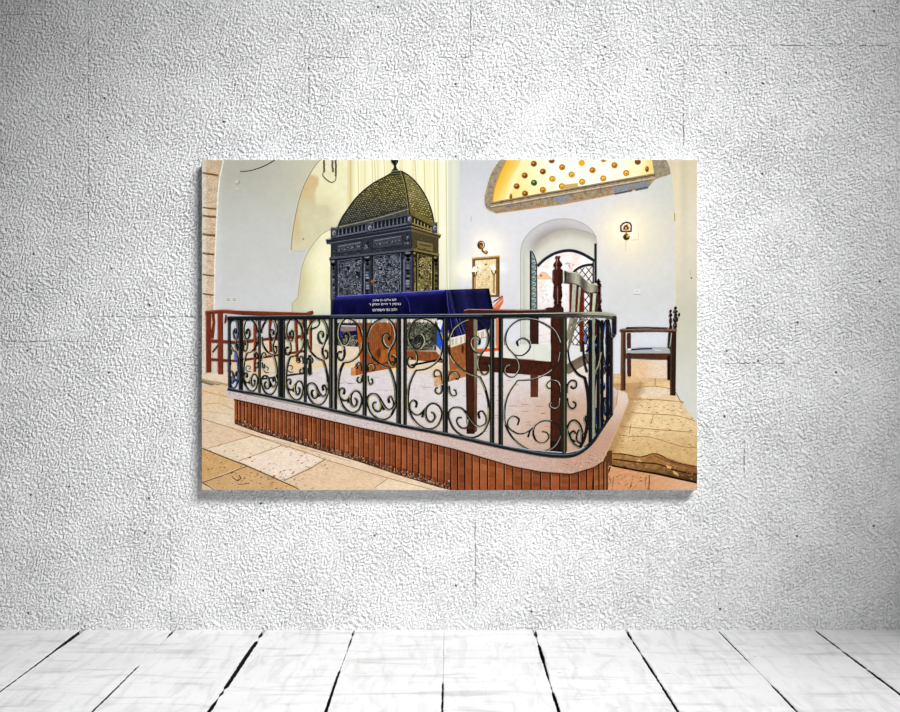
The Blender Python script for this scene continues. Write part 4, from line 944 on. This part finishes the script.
# ---- large chair in the foreground -------------------------------------------------------------
def c_dk(x, y): n = 14*nz(x, y*.4, .5); return (78+n, 38+n*.7, 26+n*.5)
bc = Art('pictured_large_armchair', root, 'wood', 'large dark red-brown armchair with turned posts behind the railing')
bc.patch([(474, 355), (494, 357), (552, 361.4), (552, 376.5), (520, 374), (474, 370.6)], c_dk, 3); bc.stroke([(474, 355.4), (552, 361.6)], .6, (160, 100, 76), 1)
bc.poly([(566.5, 374), (567, 364), (586, 353), (592, 356), (592, 361), (575, 370)], (112, 98, 80)); bc.poly([(568, 370), (588, 357), (590, 362), (568, 374.5)], (124, 108, 90), 1)
bco = bc.done()
wood_piece(bco, 'leg', [(530.4, 318), (538.6, 318), (538.6, 344), (530.4, 344)], (70, 38, 30)); wood_piece(bco, 'leg', [(530.4, 374), (538.4, 375), (538, 397), (530.6, 397)], (104, 54, 36))
a = Art('seat', bco, 'plain', 'pale cushioned seat'); a.patch([(476, 352), (494, 345.6), (530, 344), (551, 344.6), (552, 361.6), (494, 357), (476, 355)], lambda x, y: mixc((206, 208, 194), (224, 226, 218), .5+.5*nz(x, y, .1)), 3)
a.poly([(567, 344), (586, 347), (587, 353), (567, 363)], (216, 218, 214)); a.stroke([(516, 358.6), (535, 360)], .8, (150, 120, 100), 1); a.stroke([(534, 345), (534, 358)], .4, (184, 184, 170), 1); a.done()
a = Art('leg', bco, 'wood', 'front leg with a grey side'); a.patch([(465.2, 318), (473.6, 318), (474.4, 432.4), (466.6, 432.4)], c_dk, 2.5); a.patch([(473.4, 318), (477.4, 318), (477, 431), (474.4, 432.6)], lambda x, y: mixc((128, 118, 100), (104, 70, 48), sm(360, 400, y)), 3)  # side strip grey above, browner towards the foot
a.stroke([(466, 320), (467.2, 432)], .6, (60, 26, 18), 1); a.poly([(466.4, 429), (474.4, 429), (474.6, 433.8), (466.8, 433.6)], (50, 28, 22), 1); a.done()
a = Art('back_post', bco, 'wood', 'turned back post with finial')
a.patch([(551, 318), (566.4, 318), (566.4, 452), (550.2, 452)], c_dk, 2.5); a.stroke([(551.6, 320), (551, 452)], 1, (66, 28, 20), 1)
a.poly([(550.4, 441), (562, 441), (562, 452), (550, 452)], (46, 26, 20), 1)
prof = [(256, 2.4), (257.5, 2.7), (258.6, 1.9), (260.2, 1.7), (262, 2.9), (264, 4.4), (265.4, 4.6), (266.6, 3.6), (268.4, 2.8), (269.6, 4.2), (270.6, 5.2), (281.6, 5.3), (284, 3.9), (286, 3.6), (287.2, 4.3), (289, 4.0), (291, 4.3), (296, 4.6), (299, 3.8), (301, 3.2), (302.3, 4.2), (304, 3.4), (306, 3.6), (308, 5.4), (310.5, 6), (314, 5)]
cxp = 557.8
a.poly([(cxp-w, y) for y, w in prof]+[(cxp+w, y) for y, w in reversed(prof)], lambda x, y: mixc((90, 42, 32), (40, 20, 20), sm(cxp-1, cxp+5, x)*.7+.3*sm(282, 300, y)), 2)
a.stroke([(cxp-w*.35, y) for y, w in prof[2:10]], .8, (160, 110, 96), 3); a.stroke([(cxp-w*.1, y) for y, w in prof[13:22]], 1.1, (142, 96, 84), 3); a.stroke([(553.4, 271.5), (553.4, 281)], .7, (140, 74, 54), 3)
for y, w in ((265.4, 4.4), (287.2, 4.1), (302.3, 4)): a.stroke([(cxp-w, y), (cxp+w, y)], .6, (40, 18, 16), 3)
a.stroke([(cxp-2, 257), (cxp+2, 257)], .6, (150, 110, 100), 3)
a.poly([(562.8, 270.8), (565, 271.4), (564.6, 282.4), (562.8, 282.6)], (206, 206, 184), 3); a.done()
for x0, x1, y0, xb0, xb1, yb, c in ((569.6, 573.4, 284, 569.6, 572.4, 316, (116, 50, 34)), (572.4, 576.6, 284, 571, 574.6, 316, (176, 174, 156)), (576.4, 579.4, 285, 574.6, 577, 316, (98, 44, 30)), (579.6, 584, 288, 578.4, 584, 316, (112, 44, 28)), (578.6, 580.8, 287, 577, 578.4, 316, (170, 172, 156)), (590.6, 594.4, 292, 589, 592, 316, (92, 40, 30)), (593, 596, 293, 591.6, 594, 316, (196, 198, 170)), (596.4, 598.4, 294, 594.4, 596.8, 316, (72, 66, 52)),
                                    (579.4, 583.6, 318, 580, 584.4, 352, (118, 44, 26)), (573.6, 578, 318, 566.6, 568.6, 352, (120, 112, 92)), (570, 574, 318, 566.4, 567, 338, (140, 134, 112)), (594, 597, 318, 594, 598, 345, (110, 40, 26))):
    a = Art('spindle', bco, 'wood'); a.poly([(x0, y0), (x1, y0+.6), (xb1, yb), (xb0, yb)], c); a.done()
a = Art('back_rail', bco, 'wood', 'curved grey top rail')
UP = cr([(564, 270.4), (568.5, 272), (574, 272.6), (580, 274.6), (585, 279.4), (590, 283.4), (596, 284.8), (600.6, 287)], 4)
LO = cr([(564, 282.6), (569, 283), (575, 284.2), (580, 286.4), (584.4, 291), (590, 293), (595, 292.6), (600, 293.4)], 4)
n_ = len(UP)
for i in range(n_-1):
    c = mixc((170, 168, 148), (96, 90, 78), .5+.5*math.sin(i*.55)); a.poly([UP[i], UP[i+1], LO[i+1], LO[i]], c)  # grey tone alternates along the rail
a.stroke(UP, .9, (206, 204, 184), 1); a.stroke(LO, .8, (70, 60, 48), 1); a.quad(564.4, 271, 566.4, 282, (60, 52, 44), 1)
for y, w in ((280, 1), (281.6, 2.2), (283.4, 1.4)): a.disc(598.4, y, w, 1.3, (44, 34, 34), 1)
for y, w in ((286, 2), (291, 1.6), (295, 2), (301, 2.4), (307, 1.8), (311, 2.6)): a.disc(599.4, y, w, 3.4, (62, 38, 32), 1)
a.stroke([(600.6, 287), (600.8, 300)], .7, (170, 110, 96), 2); a.done()
a = Art('armrest', bco, 'wood', 'long dark armrest')
a.poly([(463.4, 311.4), (465, 309.4), (468, 308.9), (520, 309.6), (543, 309.4), (548, 307.4), (562, 307.4), (563, 314), (470, 314), (463.6, 314)], (74, 40, 34)); a.stroke([(464, 310.6), (468, 309.4), (520, 310.2), (546, 309.6)], .8, (170, 130, 116), 1); a.done()
a = Art('pictured_orange_chair', root, 'plain', 'orange-framed chair standing behind the table')
a.poly([(493.6, 306), (503, 295.6), (503.4, 302), (499.6, 309), (493.6, 309)], (212, 110, 70)); a.stroke([(493.6, 301.5), (502.6, 296)], 1, (128, 68, 44), 1); a.stroke([(494, 307.6), (503, 299.4)], .6, (240, 190, 150), 1)
a.quad(496.4, 318, 499.4, 350, (226, 128, 76)); a.quad(499.2, 318, 500.4, 350, (246, 206, 170), 1); a.poly([(477, 349), (500, 347.6), (500, 350.6), (477, 352.4)], (222, 84, 34), 1); a.done()

# ---- wrought iron railing --------------------------------------------------------------------------
rl = bpy.data.objects.new('pictured_railing', None); COL.objects.link(rl); rl.parent = root
rl['label'] = 'wrought iron railing with scrollwork around the platform'
BOT = [(228, 388.8), (243, 391.6), (260, 394.2), (282, 398.8), (306, 403.6), (335, 410.4), (365, 417), (402, 425.6), (446, 434), (500, 446), (540, 453.6), (563, 455.6), (575, 454), (584, 449), (593, 441), (602, 428), (612.5, 413.5)]
def ybot(x): return seg(BOT, x)
a = Art('far_railing', rl, 'iron', 'far side of the railing seen through the near bars')
a.stroke([(258, 379.6), (305, 373)], 1.6, (44, 44, 44)); a.done(); a = Art('far_post', rl, 'iron'); a.stroke([(310, 355), (310.4, 374)], 3.4, (40, 42, 40)); a.done()
a = Art('far_scroll', rl, 'iron')
for cx, cy, r in ((267, 369, 4), (291, 368, 4.6), (299, 360, 3), (249, 368, 4), (261, 360, 3)):
    a.done() if a.f else 0; a = Art('far_scroll', rl, 'iron'); a.stroke([(cx+r*(1-j/12)*math.cos(1+j*.75), cy+r*(1-j/12)*math.sin(1+j*.75)) for j in range(10)], .9, (84, 80, 64))
a.done(); a = Art('far_scroll', rl, 'iron'); a.stroke([(306, 330), (317, 327), (320, 322), (317, 318)], 1.4, (46, 48, 46), 0, 0, 3); a.done()
# scrolls of one bay: u runs from the double post to the single bar, v from the top rail to the bottom rail
def nrm(pts):
    out = []
    for x, y in pts:
        u = (x-503)/58.0; out.append((u, (y-318)/(ybot(x)-2-318)))
    return out
BIG = nrm([(560.5, 344), (558, 337), (552.7, 329), (541.5, 322), (530, 319), (519, 319.6), (509.5, 326.5), (505, 336.3), (506.3, 346.2), (513.4, 354.6), (518.3, 362), (518.6, 370), (513.4, 376.4), (508, 376), (503.8, 371.5), (505, 366.5), (508.5, 364.4), (512.4, 366.5)])
SPI = nrm([(513.4, 354.8), (521.8, 355.3), (528.8, 349.5), (529.5, 342), (523, 337.8), (517, 340.8), (517.6, 346.2)])
LOW = nrm([(560.3, 352), (559, 360), (555.5, 366.5), (547, 373.6), (533, 379.2), (517, 380.4)])
STR = nrm([(517, 380.4), (510, 390.2), (505.2, 402), (503.8, 417.2), (506, 427.3), (513.5, 439), (525.3, 447.8), (538.8, 451.4), (552.3, 447.5), (559.5, 437.4), (560.2, 429), (554, 422.3), (543.8, 420.6), (535.4, 424.8), (532.9, 432.4), (536.3, 440.8), (543.8, 442.5), (548.9, 437.4), (547, 432.4), (542, 431.2)])
SML = nrm([(535.4, 424.8), (525.3, 432.4), (516.9, 433.2), (508.4, 427.3), (507.6, 420.6), (512.6, 415.9), (518.5, 418.9), (517, 424.8)])
TWG = nrm([(532.5, 427), (529.5, 431), (527.6, 437)])
CU = nrm([(560, 392), (559.9, 386.9), (557.3, 381.8), (550.6, 380.5), (546.4, 384.3), (548, 388.2), (551, 387.6)])
CD = nrm([(560, 398), (559.9, 401.2), (559, 406.3), (554.8, 408.8), (549.7, 406.3), (550.6, 402), (554, 401.6)])
random.seed(5)
def bay(xp, xb, w, dark, hi, side=1, top=318.0, hoff=.35):
    """scrolls between a double post at xp and a bar at xb"""
    a = Art('scroll', rl, 'iron')
    for path, k in ((BIG, 1.0), (SPI, 1.0), (LOW, .9), (STR, 1.05), (SML, 1.0), (TWG, 1.0), (CU, .9), (CD, .9)):
        pts = []
        for u, v in path:
            x = xp+(xb-xp)*u; pts.append((x, top+(ybot(x)-2-top)*v))
        P = cr(pts, 4) if path is not TWG else pts
        # a flat iron band: face seen wider where it turns towards the viewer
        W = []
        for i in range(len(P)):
            p, q = P[max(i-1, 0)], P[min(i+1, len(P)-1)]; dx, dy = q[0]-p[0], q[1]-p[1]; l = math.hypot(dx, dy) or 1
            W.append(w*1.22*k*(.55+.45*abs(dy)/l))
        a.stroke(P, W, dark, 0)
        for i in range(0, len(P)-5, 5):
            t = random.random()
            if t < .85: a.stroke(P[i:i+6], w*.46, mixc(hi[0], hi[1], random.random()) if t > .12 else (168, 154, 96), 1, hoff*w)
    a.done()
DKI = (38, 40, 34)
H1 = ((104, 102, 82), (186, 180, 152)); H2_ = ((104, 106, 100), (184, 184, 176))
for xp, xb, w in ((243.4, 258.6, 1.9), (277.6, 262, 1.9), (286, 304, 2.0), (328.6, 307.4, 2.0), (338, 362.6, 2.2), (396.4, 367.4, 2.2), (407.4, 442.6, 2.0), (489.6, 448.6, 1.9), (503.6, 561, 1.5)):
    bay(xp, xb, w, DKI, H1 if w > 1.6 else H2_)
bay(238.8, 229.4, 1.6, (40, 44, 50), ((60, 90, 170), (120, 130, 150)))
# returning side at the right: bays turn away and narrow
a = Art('scroll', rl, 'iron')
for pts, w in (([(567, 393), (567.6, 385.5), (571, 380.8), (575.4, 381.6), (576, 386), (573, 388), (570.8, 385.6)], 2.4), ([(567, 398), (568, 405), (571.6, 408.8), (575.4, 407), (575.6, 402.8), (572.6, 401.4)], 2.4),
               ([(567, 431), (569.6, 423), (574.4, 420.4), (579, 424), (581.6, 431), (581.4, 441)], 2.8), ([(575.6, 441), (571.6, 439), (570.4, 434.4), (573.4, 431.4), (575, 434)], 3.0), ([(581, 443), (577, 440), (577.6, 433), (579.4, 430)], 2.6),
               ([(590, 418), (586.6, 415.4), (584.4, 419), (586.4, 423.6), (590, 422.4)], 2.6), ([(567, 426), (569, 436), (574, 444), (583, 449)], 2.2), ([(590, 424), (587, 430), (582, 434)], 1.8),
               ([(583, 330), (586.6, 336), (585.6, 343), (582.6, 340)], 2.2), ([(583, 352), (586, 360), (589.4, 364), (590, 357)], 1.8)):
    P = cr(pts, 4); a.stroke(P, w, (30, 29, 27)); a.stroke(P, w*.34, (142, 134, 116), 1, w*.3)
a.done()
bay(593.8, 600.4, 1.9, (26, 26, 32), ((40, 60, 150), (120, 116, 110)), top=319)
bay(610.2, 602.6, 1.9, (26, 26, 32), ((40, 70, 170), (120, 116, 110)), top=319)
for x, y, w, h in ((585, 338.5, 1.6, 1.6), (589, 346, 1.8, 2.4), (601.5, 356, 1.1, 6), (596, 345, 1.1, 1.4), (608.5, 340.5, 1.2, 2.6), (598.5, 407, 1.6, 3), (598, 416, 1, 4), (586, 330, 1, 2.4), (229.4, 344, .9, 5), (235.4, 357, .8, 5), (230, 383, 1, 4), (604, 384, .8, 1.6)):
    a = Art('blue_ribbon', rl, 'plain', 'bit of blue showing among the iron scrolls'); a.disc(x, y, w, h, (44, 84, 190)); a.disc(x-.3, y, w*.4, h*.7, (96, 140, 226), 1, 7); a.done()
def bar(x0, x1, y0=318.0, y1=None, c=(31, 32, 28), hi=None, xs2=0.0, nm='bar'):
    a = Art(nm, rl, 'iron')
    y1 = y1 or ybot((x0+x1)/2)
    a.poly([(x0, y0), (x1, y0), (x1+xs2, y1), (x0+xs2, y1)], c)
    if hi: a.stroke([(x0+(x1-x0)*hi[1], y0+1), (x0+(x1-x0)*hi[1]+xs2, y1-1)], (x1-x0)*.2, mixc(hi[0], (80, 80, 80), .35), 1)
    a.done()
bar(228.6, 231.2, hi=((70, 90, 120), .3)); bar(239, 241, nm='post', hi=((92, 96, 96), .3)); bar(241.2, 243.4, nm='post'); bar(258.6, 261.2, hi=((96, 104, 110), .5))
bar(278.4, 281.6, nm='post', hi=((96, 98, 88), .2)); bar(281.6, 285.4, nm='post', hi=((74, 76, 68), .6)); bar(304.2, 307.2, hi=((84, 88, 82), .6))
bar(329.4, 332.7, nm='post', hi=((92, 94, 84), .3)); bar(334.6, 337.4, nm='post'); a = Art('glint', rl, 'plain'); a.stroke([(333.6, 319), (333.6, 409)], 1.2, (150, 146, 140)); a.done(); a = Art('glint', rl, 'plain'); a.stroke([(402.3, 319), (402.3, 424)], 1.9, (196, 188, 178)); a.done()
bar(362.9, 367, hi=((88, 92, 86), .35))
bar(396.6, 401.2, nm='post', hi=((84, 86, 72), .25)); bar(403.4, 407, nm='post', hi=((60, 62, 52), .7)); bar(443, 448, hi=((84, 88, 80), .3))
bar(490, 494.4, nm='post', hi=((86, 90, 76), .3)); bar(498.6, 503, nm='post', hi=((66, 70, 58), .7)); bar(560.6, 566.8, hi=((104, 100, 66), .6), c=(46, 45, 32))
bar(588.6, 592.0, y0=320, c=(28, 28, 30)); bar(596.6, 600, y0=320, c=(26, 26, 30), hi=((120, 112, 96), .9)); bar(592, 594.6, y0=318, y1=441, c=(134, 138, 120), hi=((190, 192, 170), .5))
bar(600.6, 603.4, y0=320, c=(24, 24, 28)); bar(606, 608.8, y0=320, c=(24, 24, 28)); bar(609.6, 613, y0=335, c=(38, 32, 36), hi=((120, 100, 110), .85))
a = Art('brace', rl, 'iron')  # bowed braces at the corner bay and extra strap iron
a.stroke([(568, 350), (570, 362), (577, 373), (584.6, 377.6)], (1.4, 2.6), (30, 30, 32), 0, 0, 4); a.stroke([(584.6, 377), (587.6, 392), (588.4, 412), (585, 436), (580, 447)], 3, (32, 32, 32), 0, 0, 4)
a.stroke([(567.5, 340), (572, 328), (580, 321), (587, 319.5)], 1.6, (130, 126, 110), 0, 0, 4); a.stroke([(588, 321), (591, 330), (590, 345), (586, 352)], 2.4, (28, 28, 32), 0, 0, 4)
a.stroke([(598, 320), (601.6, 330), (602.4, 345)], 2.4, (28, 28, 32), 0, 0, 4); a.stroke([(606.4, 322), (608.6, 334), (608.4, 350)], 2, (28, 28, 34), 0, 0, 4)
a.stroke([(583, 342), (584, 360), (587, 372)], 2.2, (34, 34, 40), 0, 0, 3); a.stroke([(594, 372), (598, 366), (601, 352)], 1.2, (150, 140, 110), 1, 0, 3); a.done()
a = Art('bottom_rail', rl, 'iron')
BR = cr(BOT, 3); nb_ = len(BR)
a.stroke(BR, [lerp(2.2, 4.2, min(1, (p[0]-228)/330)) if p[0] < 585 else lerp(4.2, 1.8, (p[0]-585)/28) for p in BR], (36, 40, 40)); a.stroke([(p[0], p[1]-1.0) for p in BR if p[0] < 588], .8, (104, 110, 112), 1)
a.stroke([(503, 445), (530, 449.6), (562, 452.4)], .9, (170, 180, 196), 1); a.stroke([(566, 452.6), (578, 450), (584, 447)], 1.0, (190, 190, 184), 1); a.done()
a = Art('top_rail', rl, 'iron')
TR = cr([(228.4, 318), (260, 317.6), (330, 316.8), (420, 316.2), (500, 315.4), (545, 314.8), (575, 314.4), (595, 314.2), (608, 315), (615.6, 317)], 4)
a.stroke(TR, [lerp(3.6, 4.8, min(1, (p[0]-228)/320)) for p in TR], lambda x, y: mixc((34, 36, 42), (66, 64, 55), sm(530, 560, x)) if x < 575 else mixc((70, 68, 58), (150, 148, 132), sm(575, 590, x)))
a.stroke([(p[0], p[1]-1.5) for p in TR], .8, lambda x, y: mixc((112, 118, 126), (184, 180, 164), sm(400, 560, x)), 1)
a.stroke([(p[0], p[1]+1.9) for p in TR if p[0] < 560], .7, (18, 20, 26), 1); a.stroke([(p[0], p[1]+1.6) for p in TR if p[0] > 575], 1.2, (66, 62, 54), 1)
a.stroke([(p[0], p[1]+.3) for p in TR if 320 < p[0] < 500], .5, (84, 96, 130), 1)
a.poly([(612.2, 316), (616.4, 316.4), (617, 319), (616.6, 334), (614.4, 337.4), (610.4, 337.6), (609.8, 334.6), (612.4, 333.4)], (36, 32, 44)); a.stroke([(616.5, 318), (616.4, 334), (613, 337)], .8, (150, 140, 146), 1); a.disc(613, 336, 2.2, 1.8, (96, 92, 92), 1); a.disc(613.2, 335.6, 1.1, .9, (28, 26, 30), 2)
a.disc(229, 318, 1.5, 1.9, (70, 80, 96)); a.done()
